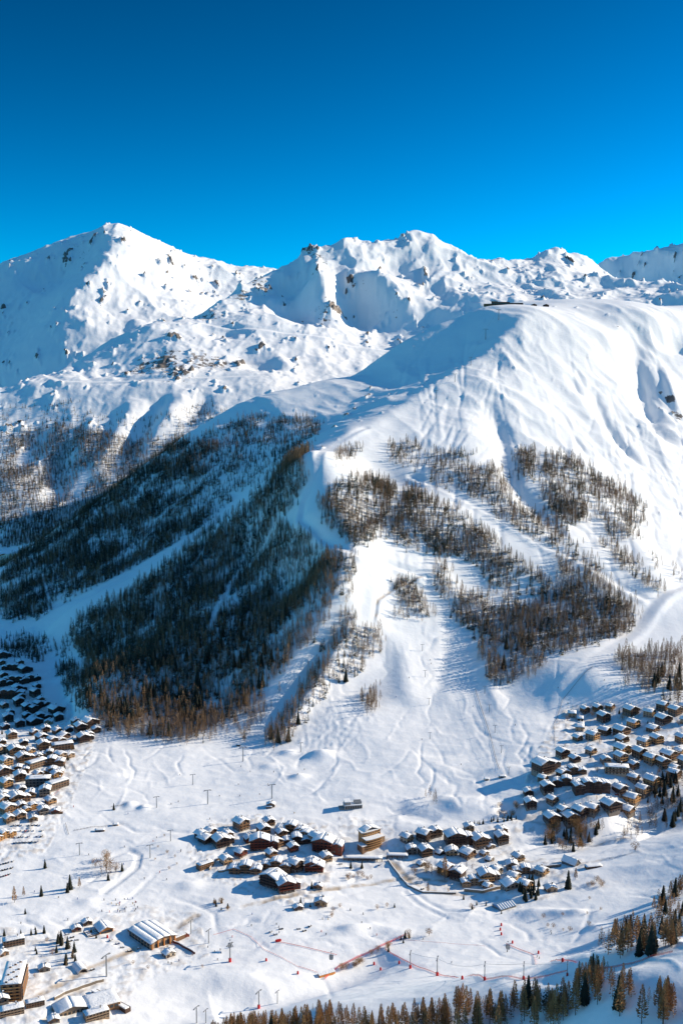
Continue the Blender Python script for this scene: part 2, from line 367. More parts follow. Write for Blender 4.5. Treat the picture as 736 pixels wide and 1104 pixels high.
for uv, wd, k in [([(0,1096),(60,1064),(92,1047),(132,1030),(172,1010),(212,988)], 4.4799999999999995, .95), ([(262,978),(300,968),(370,957),(430,948),(480,950)], 3.6399999999999997, .95),
    ([(418,925),(432,940),(440,950),(470,962),(500,965)], 4.199999999999999, .95), ([(540,880),(600,893),(650,876),(690,862),(715,848)], 2.0, .5), ([(405,665),(407,648),(430,632),(455,622)], 2.5, .8),
    ([(225,930),(240,932),(256,926)], 5, .8), ([(560,936),(620,932),(680,920)], 2.5, .5), ([(50,1100),(72,1076),(100,1062)], 4.199999999999999, .95), ([(0,913),(30,914),(50,905)], 2, .4),
    ([(600,905),(640,912),(690,905)], 2, .8), ([(640,790),(680,795),(720,800)], 1.5, .4), ([(350,925),(415,930)], 2.5, .5), ([(452,952),(500,958),(540,956)], 2, .6)]:
    DIRT = np.maximum(DIRT, along(near, uv, wd, k))
DIRT *= np.clip(.75+.9*fbm(near.X, near.Y, 16, 3, .6), 0, 1)
DIRT = np.maximum(DIRT, VIL*np.clip(rough*1.2-.05, 0, .45))
X, Y = far.X, far.Y
for uv, a, wd in [
    ([(0,413),(100,412),(180,408),(240,407),(285,406)], -9, 22),
    ([(110,372),(150,352),(200,352),(250,352)], 25, 50),
    ([(60,395),(100,380),(140,365)], -10, 60),
    ([(205,420),(190,440),(170,470),(150,500)], 25, 45),([(150,430),(130,470),(95,520)], 20, 45),([(225,425),(205,455)], -18, 40),
    ([(175,425),(160,450),(130,490)], -22, 40),([(20,480),(40,470),(10,520)], -20, 40),([(75,470),(60,510),(65,550)], -18, 35),
    ([(30,485),(10,530)], 15, 40),([(110,450),(80,500)], 14, 40),
    ([(310,300),(325,330),(340,352)], -45, 90),([(345,280),(350,305),(345,330),(352,345)], 45, 60),
    ([(372,325),(395,355)], -45, 110),([(362,290),(395,310),(430,332),(456,350)], 45, 70),
    ([(300,292),(275,308),(250,325),(222,342)], 30, 60),([(450,300),(480,330)], -15, 60),
    ([(210,350),(235,358),(262,352)], -22, 60),([(255,375),(275,390),(290,400)], -25, 55),([(300,385),(312,400)], 18, 40),
    ([(130,245),(118,275),(100,305),(55,345)], 40, 110),([(75,290),(30,310)], -35, 150),
    ([(60,365),(90,350),(120,340)], 20, 90),([(190,290),(220,320)], -20, 90),([(225,285),(250,300)], 25, 80),
    ([(640,318),(680,312)], 12, 60),([(700,325),(736,330)], -14, 60),([(560,300),(600,320)], -14, 70),([(595,285),(610,310)], 14, 60),
    ]: carve(far, uv, a, wd)
bench(far, [(0,412),(60,413),(120,411),(180,408),(240,407),(285,405)], 16, 0)
bench(far, [(200,345),(280,355),(360,368),(420,378)], 18, 0, .7)
RK_N = spots(near, [(722,430,22,.9),(730,448,20,.9),(712,425,14,.7),(395,430,50,.55),(380,445,45,.55),(370,455,40,.5),(360,475,30,.5),(230,480,60,.45),(260,470,60,.45),
    (470,345,26,.6),(455,352,26,.5),(440,362,20,.5),(150,530,40,.35),(160,540,40,.35),(700,333,20,.4),(625,355,16,.4),(505,545,6,.4),(560,440,8,.4),(635,425,10,.4)])
RK_F = spots(far, [(155,398,80,0.59),(175,392,92,0.66),(190,400,80,0.62),(140,402,69,0.50),(215,388,80,0.58),(235,392,80,0.58),(255,392,69,0.50),(225,342,90,0.52),(240,340,80,0.44),(262,320,70,0.52),(280,305,80,0.52),
    (335,272,57,0.53),(345,280,57,0.53),(350,290,50,0.40),(350,340,43,0.53),(345,330,43,0.40),(355,325,50,0.40),(430,332,64,0.30),(440,345,57,0.28),(425,345,43,0.20),(450,320,36,0.33),
    (380,295,50,0.33),(395,302,43,0.33),(432,257,43,0.40),(505,275,50,0.37),(540,275,50,0.52),(560,280,50,0.37),(590,275,60,0.37),(610,277,50,0.37),(75,265,160,0.33),(90,270,120,0.37),(180,280,60,0.37),(215,315,80,0.41),(228,305,80,0.37),
    (105,325,80,0.37),(100,318,60,0.33),(150,330,50,0.30),(130,400,69,0.34),(60,440,60,0.22),(280,345,60,0.22),(560,318,80,0.33),(590,322,80,0.33),(660,322,70,0.30),(700,300,120,0.26),(720,310,80,0.30),(5,470,60,0.44)])
# crags: small sharp outcrops that stand out of the snow where the ground is broken
zone = np.clip(RK_F*1.5+.30*sstep(-.1, .5, fbm(X, Y, 420, 3))+.25*sstep(.55, 1.1, far.slope()), 0, 1)
crag = np.clip(pn(X/70, Y/105)+.55*pn(X/31, Y/45)+.35*pn(X/15, Y/21)-(.70-.60*zone), 0, .6)
far.Z += crag*(40+26*pn(X/12, Y/40))*(.6+.4*sstep(4600, 5200, Y)); CRAG = sstep(.12, .42, crag)
X, Y = near.X, near.Y
zn = np.clip(RK_N*1.3+.32*sstep(2500, 2800, Y)*sstep(.1, .6, fbm(X, Y, 200, 2)), 0, 1)
cn = np.clip(pn(X/26, Y/34)+.5*pn(X/11, Y/15)-(.86-.62*zn), 0, .6)*sstep(1900, 2100, Y)
near.Z += cn*13; RK_N = np.maximum(RK_N*.8, sstep(.10, .34, cn)*.72)


# ------------------------------------------------------------------ meshes for the ground
def fan_mesh(name, fan, mat, attrs=None):
    ny, nt_ = fan.X.shape
    co = np.stack([fan.X, fan.Y, fan.Z], -1).reshape(-1, 3)
    i = np.arange((ny-1)*(nt_-1)); a = (i//(nt_-1))*nt_+i % (nt_-1)
    q = np.stack([a, a+1, a+nt_+1, a+nt_], 1)
    me = bpy.data.meshes.new(name)
    me.vertices.add(len(co)); me.vertices.foreach_set('co', co.astype(np.float32).ravel())
    me.loops.add(q.size); me.loops.foreach_set('vertex_index', q.astype(np.int32).ravel())
    me.polygons.add(len(q)); me.polygons.foreach_set('loop_start', np.arange(0, q.size, 4, dtype=np.int32))
    me.update(calc_edges=True); me.shade_smooth()
    for k, v in (attrs or {}).items():
        at = me.attributes.new(k, 'FLOAT', 'POINT'); at.data.foreach_set('value', v.astype(np.float32).ravel())
    me.materials.append(mat)
    o = bpy.data.objects.new(name, me); COL.objects.link(o); o['kind'] = 'structure'
    return o
def mat(name, col, rough=.8, **kw):
    m = bpy.data.materials.new(name); m.use_nodes = True
    b = m.node_tree.nodes['Principled BSDF']; b.inputs['Base Color'].default_value = (*col, 1); b.inputs['Roughness'].default_value = rough
    b.inputs['Specular IOR Level'].default_value = kw.get('spec', .3); b.inputs['Metallic'].default_value = kw.get('metal', 0)
    return m
def snow_mat():
    m = mat('snow', (.86, .87, .88), .7, spec=.2); nt = m.node_tree; N = nt.nodes; L = nt.links; b = N['Principled BSDF']
    tc = N.new('ShaderNodeNewGeometry')
    def noise(s, d=4, r=.55):
        n = N.new('ShaderNodeTexNoise'); n.inputs['Scale'].default_value = s; n.inputs['Detail'].default_value = d; n.inputs['Roughness'].default_value = r
        L.new(tc.outputs['Position'], n.inputs['Vector']); return n
    at = N.new('ShaderNodeAttribute'); at.attribute_name = 'rock'
    n1 = noise(.045, 9, .72)
    mr = N.new('ShaderNodeMath'); mr.operation = 'MULTIPLY_ADD'; mr.inputs[1].default_value = 1.6; mr.inputs[2].default_value = -.8
    L.new(n1.outputs['Fac'], mr.inputs[0])
    ad = N.new('ShaderNodeMath'); ad.operation = 'ADD'; L.new(mr.outputs[0], ad.inputs[0]); L.new(at.outputs['Fac'], ad.inputs[1])
    rp = N.new('ShaderNodeValToRGB'); rp.color_ramp.elements[0].position = .56; rp.color_ramp.elements[1].position = .63
    L.new(ad.outputs[0], rp.inputs[0])
    n2 = noise(.02, 4, .6)
    rc = N.new('ShaderNodeValToRGB'); e = rc.color_ramp.elements
    e[0].position = .35; e[0].color = (.085, .08, .08, 1); e[1].position = .65; e[1].color = (.26, .215, .18, 1)
    L.new(n2.outputs['Fac'], rc.inputs[0])
    mx = N.new('ShaderNodeMix'); mx.data_type = 'RGBA'
    L.new(rp.outputs[0], mx.inputs[0]); mx.inputs[6].default_value = (.86, .87, .88, 1); L.new(rc.outputs[0], mx.inputs[7])
    at2 = N.new('ShaderNodeAttribute'); at2.attribute_name = 'dirt'
    mx2 = N.new('ShaderNodeMix'); mx2.data_type = 'RGBA'; L.new(at2.outputs['Fac'], mx2.inputs[0]); L.new(mx.outputs[2], mx2.inputs[6]); mx2.inputs[7].default_value = (.45, .36, .27, 1)
    L.new(mx2.outputs[2], b.inputs['Base Color'])
    n3 = noise(.07, 7, .62)
    bp = N.new('ShaderNodeBump'); bp.inputs['Strength'].default_value = .30; bp.inputs['Distance'].default_value = 3.0
    L.new(n3.outputs['Fac'], bp.inputs['Height']); L.new(bp.outputs[0], b.inputs['Normal'])
    return m
SNOW = snow_mat()

fan_mesh('valley_and_hill', near, SNOW, {'rock': RK_N, 'dirt': DIRT})
sf = far.slope()
fan_mesh('mountain_range', far, SNOW, {'rock': np.maximum(RK_F*.85+.12, CRAG*.74), 'dirt': sf*0})

# ------------------------------------------------------------------ object helpers
def empty(name, loc, rz=0, sc_=1.0):
    o = bpy.data.objects.new(name, None); COL.objects.link(o); o.location = loc; o.rotation_euler.z = rz
    o.scale = (sc_,)*3 if not isinstance(sc_, tuple) else sc_; o.empty_display_size = .5; return o
def tag(o, label, cat, group=None, kind=None):
    if label: o['label'] = label
    if cat: o['category'] = cat
    if group: o['group'] = group
    if kind: o['kind'] = kind
    return o
def link(name, me, parent=None):
    o = bpy.data.objects.new(name, me); COL.objects.link(o); o.parent = parent; return o
def visible(fan, x, y, z, steps=90):
    ok = np.ones(len(x), bool)
    for t in np.linspace(.3, .997, steps):
        yy = y*t; m = yy > math.exp(fan.l0)+1
        ok &= ~(m & (fan.q(x*t, np.maximum(yy, math.exp(fan.l0)+1)) > z*t+1.5))
    return ok

def leafmat(name, c0, c1, rough=.85):
    m = mat(name, c0, rough, spec=.1); nt = m.node_tree; N = nt.nodes; L = nt.links
    at = N.new('ShaderNodeAttribute'); at.attribute_name = 'tint'
    oi = N.new('ShaderNodeObjectInfo'); ad = N.new('ShaderNodeMath'); ad.operation = 'ADD'
    ns = N.new('ShaderNodeTexNoise'); ns.inputs['Scale'].default_value = .35; tc = N.new('ShaderNodeNewGeometry'); L.new(tc.outputs['Position'], ns.inputs['Vector'])
    L.new(at.outputs['Fac'], ad.inputs[0]); L.new(ns.outputs['Fac'], ad.inputs[1])
    a2 = N.new('ShaderNodeMath'); a2.operation = 'MULTIPLY_ADD'; a2.inputs[1].default_value = .5; L.new(oi.outputs['Random'], a2.inputs[0]); L.new(ad.outputs[0], a2.inputs[2])
    mr = N.new('ShaderNodeMapRange'); mr.inputs[1].default_value = .3; mr.inputs[2].default_value = 1.5; L.new(a2.outputs[0], mr.inputs[0])
    mx = N.new('ShaderNodeMix'); mx.data_type = 'RGBA'; L.new(mr.outputs[0], mx.inputs[0]); mx.inputs[6].default_value = (*c0, 1); mx.inputs[7].default_value = (*c1, 1)
    L.new(mx.outputs[2], N['Principled BSDF'].inputs['Base Color'])
    return m
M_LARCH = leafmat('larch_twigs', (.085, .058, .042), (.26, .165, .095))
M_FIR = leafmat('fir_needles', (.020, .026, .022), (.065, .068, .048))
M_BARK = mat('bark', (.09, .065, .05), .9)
M_LARCHN = leafmat('larch_twigs_painted_lit', (.19, .105, .05), (.58, .34, .145))  # brighter copy of the larch twigs, sunlit tone put into its colour
M_TSNOW = mat('snow_on_branches', (.8, .82, .84), .7)

def tree_tris(kind, n, rng, wmul=1.0, tw=1.5, trunk=True):
    """unit-height tree as loose twig and needle blades; returns (V, F) of triangles"""
    V = []; F = []
    def tri(a, b, c):
        k = len(V); V.extend([a, b, c]); F.append((k, k+1, k+2))
    for i in range(n):
        t = (i+.5)/n
        if kind == 'larch':
            h = .16+.80*t**.9; r = (.17*(1-(h-.16)/.88)**.75*(.6+.4*math.sin(min(1, (h-.1)*5)*1.57)))*(.75+.5*rng.rand())*wmul
            a = i*2.399+rng.rand(); dz = .045*rng.rand()+.01; w_ = (.007+.007*rng.rand())*tw
            c, s_ = math.cos(a), math.sin(a)
            tri((0, 0, h-.02), (c*r-s_*w_, s_*r+c*w_, h+dz), (c*r*.8+s_*w_*1.5, s_*r*.8-c*w_*1.5, h+dz-.035))
            b = a+.6; tri((c*r*.4, s_*r*.4, h), (math.cos(b)*r*.95, math.sin(b)*r*.95, h+dz*.5), (math.cos(b)*r*.7, math.sin(b)*r*.7, h-.03))
        else:
            h = .07+.90*t; r = .165*(1-t*.94)**.85*(.75+.45*rng.rand())*wmul
            a = i*2.399+rng.rand()*.8; w_ = .035+.07*(1-t); dz = -.05*(1-t)-.015
            c, s_ = math.cos(a), math.sin(a)
            tri((0, 0, h+.035), (c*r-s_*w_, s_*r+c*w_, h+dz), (c*r*1.05+s_*w_, s_*r*1.05-c*w_, h+dz*.8))
    for i in range(3 if trunk else 0):
        a0 = i*2.094; a1 = a0+2.094; q = .011
        tri((q*math.cos(a0), q*math.sin(a0), -.04), (q*math.cos(a1), q*math.sin(a1), -.04), (0, 0, .97 if kind == 'larch' else .3))
    return np.array(V), np.array(F)
def forest(name, label, items, kind, ntri, mat_, seed, wmul=1.0):
    rng = np.random.RandomState(seed); T = [tree_tris(kind, ntri, rng, wmul) for _ in range(6)]
    VV = []; tn = []; pick = rng.randint(0, 6, len(items)); rz = rng.rand(len(items))*6.28; ww = .8+.45*rng.rand(len(items)); tt = rng.rand(len(items))
    for k in range(6):
        m = np.where(pick == k)[0]
        if not len(m): continue
        V, F = T[k]; it = items[m]; c = np.cos(rz[m])[:, None]; s_ = np.sin(rz[m])[:, None]
        hh = it[:, 3][:, None]; w2 = hh*ww[m][:, None]
        x = (V[None, :, 0]*c-V[None, :, 1]*s_)*w2+it[:, 0][:, None]; y = (V[None, :, 0]*s_+V[None, :, 1]*c)*w2+it[:, 1][:, None]; z = V[None, :, 2]*hh+it[:, 2][:, None]
        VV.append(np.stack([x, y, z], -1).reshape(-1, 3)); tn.append(np.repeat(tt[m], len(V)))
    co = np.concatenate(VV); tn = np.concatenate(tn); n = len(co)//3
    me = bpy.data.meshes.new(name); me.vertices.add(len(co)); me.vertices.foreach_set('co', co.astype(np.float32).ravel())
    me.loops.add(n*3); me.loops.foreach_set('vertex_index', np.arange(n*3, dtype=np.int32))
    me.polygons.add(n); me.polygons.foreach_set('loop_start', np.arange(0, n*3, 3, dtype=np.int32)); me.update(calc_edges=True)
    at = me.attributes.new('tint', 'FLOAT', 'POINT'); at.data.foreach_set('value', tn.astype(np.float32)); me.materials.append(mat_)
    o = link(name, me); tag(o, label, 'forest', None, 'stuff'); return o

# ------------------------------------------------------------------ where the woods stand: (outline seen from the viewpoint, density, share of firs, height)
WOODS = [
 ([(332,486),(325,520),(318,545),(300,562),(322,577),(345,590),(366,603),(371,625),(355,655),(338,690),(308,720),(285,742),(262,775),(240,792),(200,800),(150,797),(112,787),(97,765),(84,735),(98,715),(72,690),(86,670),(130,645),(190,605),(250,562),(290,523),(312,495)], 1.0, -1, 16),
 ([(0,614),(60,574),(130,522),(200,473),(235,482),(228,520),(205,552),(240,556),(215,575),(170,598),(112,628),(60,650),(40,665),(10,668),(0,662)], .95, .72, 15),
 ([(215,470),(280,447),(345,455),(335,478),(295,505),(262,530),(240,552),(212,560),(225,520)], .42, .8, 12),
 ([(345,535),(360,522),(400,516),(422,520),(425,545),(410,580),(385,590),(357,575),(346,555)], .85, .55, 15),
 ([(358,492),(375,482),(388,480),(385,492),(365,500)], .7, .3, 12),
 ([(416,480),(450,476),(452,508),(424,500)], .55, .5, 13), ([(452,490),(508,484),(517,530),(470,524)], .45, .4, 13),
 ([(508,502),(532,505),(560,545),(628,592),(622,602),(600,592),(562,575),(522,545),(500,528)], .65, .3, 14),
 ([(555,487),(576,488),(576,520),(556,512)], .8, .45, 14),
 ([(586,490),(610,492),(630,505),(633,560),(600,575),(582,545)], .75, .45, 15),
 ([(632,505),(660,520),(692,545),(692,580),(660,585),(642,550)], .55, .25, 14),
 ([(642,575),(655,580),(700,625),(716,630),(712,642),(695,632),(668,610)], .6, .2, 14),
 ([(696,590),(720,610),(736,618),(736,630),(715,622)], .25, .2, 12),
 ([(440,525),(470,540),(520,570),(560,603),(592,628),(600,640),(560,650),(530,632),(500,600),(470,600),(432,590),(420,570),(428,545)], .78, .5, 15),
 ([(470,600),(500,640),(540,640),(600,640),(625,625),(655,632),(662,640),(686,655),(682,680),(642,695),(600,705),(560,700),(520,690),(490,668),(470,640)], .8, .4, 15),
 ([(600,603),(640,605),(655,632),(625,640),(605,640)], .8, .1, 15),
 ([(426,628),(445,626),(470,662),(462,670),(432,668)], .9, .1, 15),
 ([(513,680),(545,692),(590,705),(585,722),(560,735),(532,742),(517,712)], .7, .15, 16),
 ([(376,648),(356,690),(320,752),(284,800),(302,805),(342,765),(376,700),(386,665)], .75, .25, 15),
 ([(368,690),(378,682),(410,678),(412,700),(398,715),(380,738),(362,732)], .85, .25, 15),
 ([(393,742),(408,745),(406,768),(393,765)], .9, .1, 14), ([(456,848),(470,846),(472,868),(458,868)], .5, .1, 13),
 ([(372,600),(385,600),(380,650),(372,640)], .6, .2, 15),
 ([(60,720),(80,715),(95,745),(100,770),(85,765),(70,745)], .7, .7, 13), ([(0,690),(30,685),(52,690),(45,715),(20,705),(0,712)], .55, .85, 12),
 ([(60,690),(75,692),(72,708),(62,705)], .5, .8, 10), ([(260,560),(310,520),(330,500),(334,520),(300,555),(300,610),(265,620)], .9, .5, 15),
 ([(662,712),(700,706),(736,702),(736,762),(700,750),(672,738)], .55, .08, 18),
 ([(250,795),(285,742),(300,750),(265,800)], .3, .1, 15),
]
g = 4.7
gx, gy = np.meshgrid(np.arange(-1050, 1250, g), np.arange(1450, 3500, g))
gx = (gx+RNG.uniform(-.48, .48, gx.shape)*g).ravel(); gy = (gy+RNG.uniform(-.48, .48, gy.shape)*g).ravel()
m = (gx/gy > -.33) & (gx/gy < .33); gx = gx[m]; gy = gy[m]; gz = near.q(gx, gy)
gu, gv = proj(gx, gy, gz)
clump = fbm(gx, gy, 70, 3, .6); rnd = RNG.rand(len(gx)); taken = np.zeros(len(gx), bool); trees = []
for P, dens, fir, hgt in WOODS:
    mm = inpoly(gu+RNG.randn(len(gx))*3.2, gv+RNG.randn(len(gx))*2.6, P) & ~taken
    thr = dens*np.maximum(.84+.95*clump, .62 if fir < 0 else .42)
    if fir < 0 or fir == .72:          # snow chutes thin the wood in streaks down the slope
        st_ = pn((gx*.55-gy*.83)/26+pn(gx/60, gy/60)*.8, (gx*.83+gy*.55)/170); thr = thr*np.clip(1.06-1.0*sstep(.15, .6, st_), .38, 1)
    mm &= rnd < thr
    k = np.where(mm)[0]; taken[k] = True
    if fir < 0: f = np.clip(.62-.42*sstep(250, 340, gu[k]+(gv[k]-560)*.1)-.5*sstep(745, 790, gv[k]), .12, .8)
    else: f = np.full(len(k), fir)
    isf = (RNG.rand(len(k))+.35*fbm(gx[k]+500, gy[k], 60, 2)) < f
    hh = hgt*(.70+.75*RNG.rand(len(k))**1.5)*1.12*np.where(isf, .92, 1.05)
    trees.append(np.stack([gx[k], gy[k], gz[k]-.3, hh, isf], 1))
T = np.concatenate(trees)
for uv, w_ in (([(334,474),(290,514),(250,548),(190,590),(130,625),(60,665)], 15), ([(240,500),(205,530),(150,575)], 6), ([(300,560),(255,620),(225,680)], 6)):     # avalanche strips kept clear of trees
    T = T[dist_poly(T[:, 0], T[:, 1], near.hit(*np.array(uv, float).T)[:, :2])[0] > w_]
T = T[visible(near, T[:, 0], T[:, 1], T[:, 2]+T[:, 3]*.9)]
# far side of the left valley
FARW = [([(0,472),(60,458),(110,466),(150,476),(205,470),(130,522),(60,575),(0,600)], 1.0, .4, 19),
        ([(0,560),(60,550),(62,570),(0,610)], .8, .9, 15), ([(30,455),(110,440),(150,450),(120,470),(60,470)], .16, .8, 14),
        ([(140,455),(240,430),(250,445),(205,470),(150,482)], .26, .5, 15),([(0,440),(90,430),(60,470),(0,475)], .2, .8, 14)]
fx, fy = np.meshgrid(np.arange(-1400, 100, 8.0), np.arange(3200, 4100, 8.0))
fx = (fx+RNG.uniform(-.48, .48, fx.shape)*8).ravel(); fy = (fy+RNG.uniform(-.48, .48, fy.shape)*8).ravel(); fz = far.q(fx, fy); fu, fv = proj(fx, fy, fz)
cl = fbm(fx*1.0, fy*.4, 90, 3, .6); rnd = RNG.rand(len(fx)); FT = []
for P, dens, fir, hgt in FARW:
    k = np.where(inpoly(fu, fv, P) & (rnd < dens*(.9+1.1*cl)))[0]
    FT.append(np.stack([fx[k], fy[k], fz[k]-.3, hgt*(.7+.6*RNG.rand(len(k))), RNG.rand(len(k)) < fir], 1))
FT = np.concatenate(FT)
ok = visible(near, FT[:, 0], FT[:, 1], FT[:, 2]+8) & visible(far, FT[:, 0], FT[:, 1], FT[:, 2]+10)
FT = FT[ok]
A = np.concatenate([T, FT]); print('trees', len(T), len(FT))
A = A[np.argsort(A[:, 1]/A[:, 3])]
LAR = A[A[:, 4] < .5]; FIR = A[A[:, 4] > .5]

# ------------------------------------------------------------------ mesh builder
class MB:
    def __init__(s): s.v = []; s.f = []; s.m = []
    def face(s, pts, m=0):
        k = len(s.v); s.v.extend(pts); s.f.append(tuple(range(k, k+len(pts)))); s.m.append(m)
    def box(s, x0, x1, y0, y1, z0, z1, m=0):
        k = len(s.v); s.v += [(x0,y0,z0),(x1,y0,z0),(x1,y1,z0),(x0,y1,z0),(x0,y0,z1),(x1,y0,z1),(x1,y1,z1),(x0,y1,z1)]
        for f in ((0,3,2,1),(4,5,6,7),(0,1,5,4),(1,2,6,5),(2,3,7,6),(3,0,4,7)): s.f.append(tuple(k+i for i in f)); s.m.append(m)
    def prism(s, prof, y0, y1, m=0):          # closed outline in x,z pushed along y
        k = len(s.v); n = len(prof)
        s.v += [(x, y0, z) for x, z in prof]+[(x, y1, z) for x, z in prof]
        s.f.append(tuple(k+i for i in range(n))); s.m.append(m); s.f.append(tuple(k+n+i for i in reversed(range(n)))); s.m.append(m)
        for i in range(n):
            j = (i+1) % n; s.f.append((k+j, k+i, k+n+i, k+n+j)); s.m.append(m)
    def tube(s, a, b, r0, r1=None, n=6, m=0):
        r1 = r0 if r1 is None else r1; a = Vector(a); b = Vector(b); d = (b-a).normalized()
        p = d.orthogonal().normalized(); q = d.cross(p); k = len(s.v)
        for c, r in ((a, r0), (b, r1)):
            for i in range(n):
                t = 2*math.pi*i/n; s.v.append(tuple(c+p*math.cos(t)*r+q*math.sin(t)*r))
        for i in range(n):
            j = (i+1) % n; s.f.append((k+i, k+j, k+n+j, k+n+i)); s.m.append(m)
        s.f.append(tuple(k+i for i in reversed(range(n)))); s.m.append(m); s.f.append(tuple(k+n+i for i in range(n))); s.m.append(m)
    def mesh(s, name, mats, smooth=False):
        me = bpy.data.meshes.new(name); me.from_pydata(s.v, [], s.f)
        for m_ in (mats if isinstance(mats, (list, tuple)) else [mats]): me.materials.append(m_)
        me.polygons.foreach_set('material_index', s.m)
        if smooth: me.shade_smooth()
        me.update(); return me
    def obj(s, name, mats, parent=None, smooth=False): return link(name, s.mesh(name, mats, smooth), parent)
def copy_tree(o, parent=None):
    c = o.copy(); COL.objects.link(c); c.parent = parent
    for k in [c_ for c_ in KIDS.get(o.name, [])]: copy_tree(k, c)
    return c
KIDS = {}
def index_kids():
    KIDS.clear()
    for o in bpy.data.objects:
        if o.parent: KIDS.setdefault(o.parent.name, []).append(o)
def ground(u, v):
    p = near.hit(u, v)[0]
    return Vector(p) if not np.isnan(p[0]) else Vector(cz(u, v, FL))
def gz_at(x, y): return float(near.q(x, y))

def plankmat(name, c, var=.35, sc_=1.2):
    m = mat(name, c, .85); nt = m.node_tree; N = nt.nodes; L = nt.links
    tc = N.new('ShaderNodeTexCoord'); ns = N.new('ShaderNodeTexNoise'); ns.inputs['Scale'].default_value = sc_; ns.inputs['Detail'].default_value = 4
    mp = N.new('ShaderNodeMapping'); mp.inputs['Scale'].default_value = (1, 1, 4); L.new(tc.outputs['Object'], mp.inputs[0]); L.new(mp.outputs[0], ns.inputs['Vector'])
    oi = N.new('ShaderNodeObjectInfo'); ad = N.new('ShaderNodeMath'); ad.operation = 'MULTIPLY_ADD'; ad.inputs[1].default_value = .6; L.new(oi.outputs['Random'], ad.inputs[0]); L.new(ns.outputs['Fac'], ad.inputs[2])
    mr = N.new('ShaderNodeMapRange'); mr.inputs[1].default_value = .3; mr.inputs[2].default_value = 1.2; mr.inputs[3].default_value = 1-var; mr.inputs[4].default_value = 1+var
    L.new(ad.outputs[0], mr.inputs[0]); vm = N.new('ShaderNodeVectorMath'); vm.operation = 'SCALE'; vm.inputs[0].default_value = c; L.new(mr.outputs[0], vm.inputs[3])
    L.new(vm.outputs[0], N['Principled BSDF'].inputs['Base Color']); return m
W = {'dark': plankmat('dark_timber', (.08, .046, .034), .5), 'brown': plankmat('brown_timber', (.20, .115, .065), .5), 'honey': plankmat('honey_timber', (.42, .23, .095)),
     'red': plankmat('red_brown_timber', (.15, .042, .026)), 'cream': plankmat('cream_render', (.52, .42, .30), .15), 'stone': plankmat('stone', (.24, .20, .165)),
     'tan': plankmat('tan_render', (.36, .25, .16), .2), 'grey': plankmat('grey_cladding', (.16, .155, .15), .2)}
RSNOW = mat('roof_snow', (.86, .87, .88), .7, spec=.2)
nt_ = RSNOW.node_tree; ns_ = nt_.nodes.new('ShaderNodeTexNoise'); ns_.inputs['Scale'].default_value = .6; ns_.inputs['Detail'].default_value = 4
tc_ = nt_.nodes.new('ShaderNodeNewGeometry'); nt_.links.new(tc_.outputs['Position'], ns_.inputs['Vector'])
bp_ = nt_.nodes.new('ShaderNodeBump'); bp_.inputs['Strength'].default_value = .6; bp_.inputs['Distance'].default_value = .8; nt_.links.new(ns_.outputs['Fac'], bp_.inputs['Height']); nt_.links.new(bp_.outputs[0], nt_.nodes['Principled BSDF'].inputs['Normal'])
GLASS = mat('window_glass', (.02, .028, .036), .12, spec=.6); FASC = mat('eaves_board', (.07, .04, .028), .8)
CONC = mat('concrete', (.32, .30, .28), .9); METAL = mat('lift_steel', (.27, .28, .29), .5, metal=.6); REDP = mat('red_pad', (.55, .02, .02), .7)
BLUEROOF = mat('blue_sheet_roof', (.10, .24, .42), .4); ROCKW = plankmat('stone_wall', (.22, .18, .14)); ORANGE = plankmat('orange_timber', (.55, .22, .06))
def window_mesh(w_, h_):
    b = MB(); b.box(-w_/2, w_/2, -.06, .05, 0, h_); return b.mesh('window', GLASS)
WIN = window_mesh(1.5, 1.5); WINB = window_mesh(2.6, 1.9)
DOORM = MB(); DOORM.box(-.7, .7, -.08, .05, 0, 2.2); DOORM = DOORM.mesh('door', FASC)
def rough_slab(b, p00, p10, p11, p01, th, nx, ny, rng, m=0):
    """snow lying on a roof plane: an uneven quilt between four corners with a rounded rim"""
    p = [Vector(q) for q in (p00, p10, p11, p01)]; k = len(b.v)
    for j in range(ny+1):
        for i in range(nx+1):
            s_, t = i/nx, j/ny; q = (p[0]*(1-s_)+p[1]*s_)*(1-t)+(p[3]*(1-s_)+p[2]*s_)*t
            e = i in (0, nx) or j in (0, ny); b.v.append((q.x, q.y, q.z+(.35 if e else 1)*th*(.8+.5*rng.random())))
    for j in range(ny):
        for i in range(nx):
            a = k+j*(nx+1)+i; b.f.append((a, a+1, a+nx+2, a+nx+1)); b.m.append(m)
    rim = [k+i for i in range(nx+1)]+[k+j*(nx+1)+nx for j in range(1, ny+1)]+[k+ny*(nx+1)+i for i in range(nx-1, -1, -1)]+[k+j*(nx+1) for j in range(ny-1, 0, -1)]
    base = len(b.v)
    for r_ in rim:
        x, y, z = b.v[r_]; u_ = 0
        # foot of the rim lies on the plane itself
        A_, B_, C__ = p[0], p[1], p[3]; n_ = (B_-A_).cross(C__-A_)
        zz = A_.z-(n_.x*(x-A_.x)+n_.y*(y-A_.y))/n_.z; b.v.append((x, y, zz))
    n = len(rim)
    for i in range(n): j = (i+1) % n; b.f.append((rim[j], rim[i], base+i, base+j)); b.m.append(m)
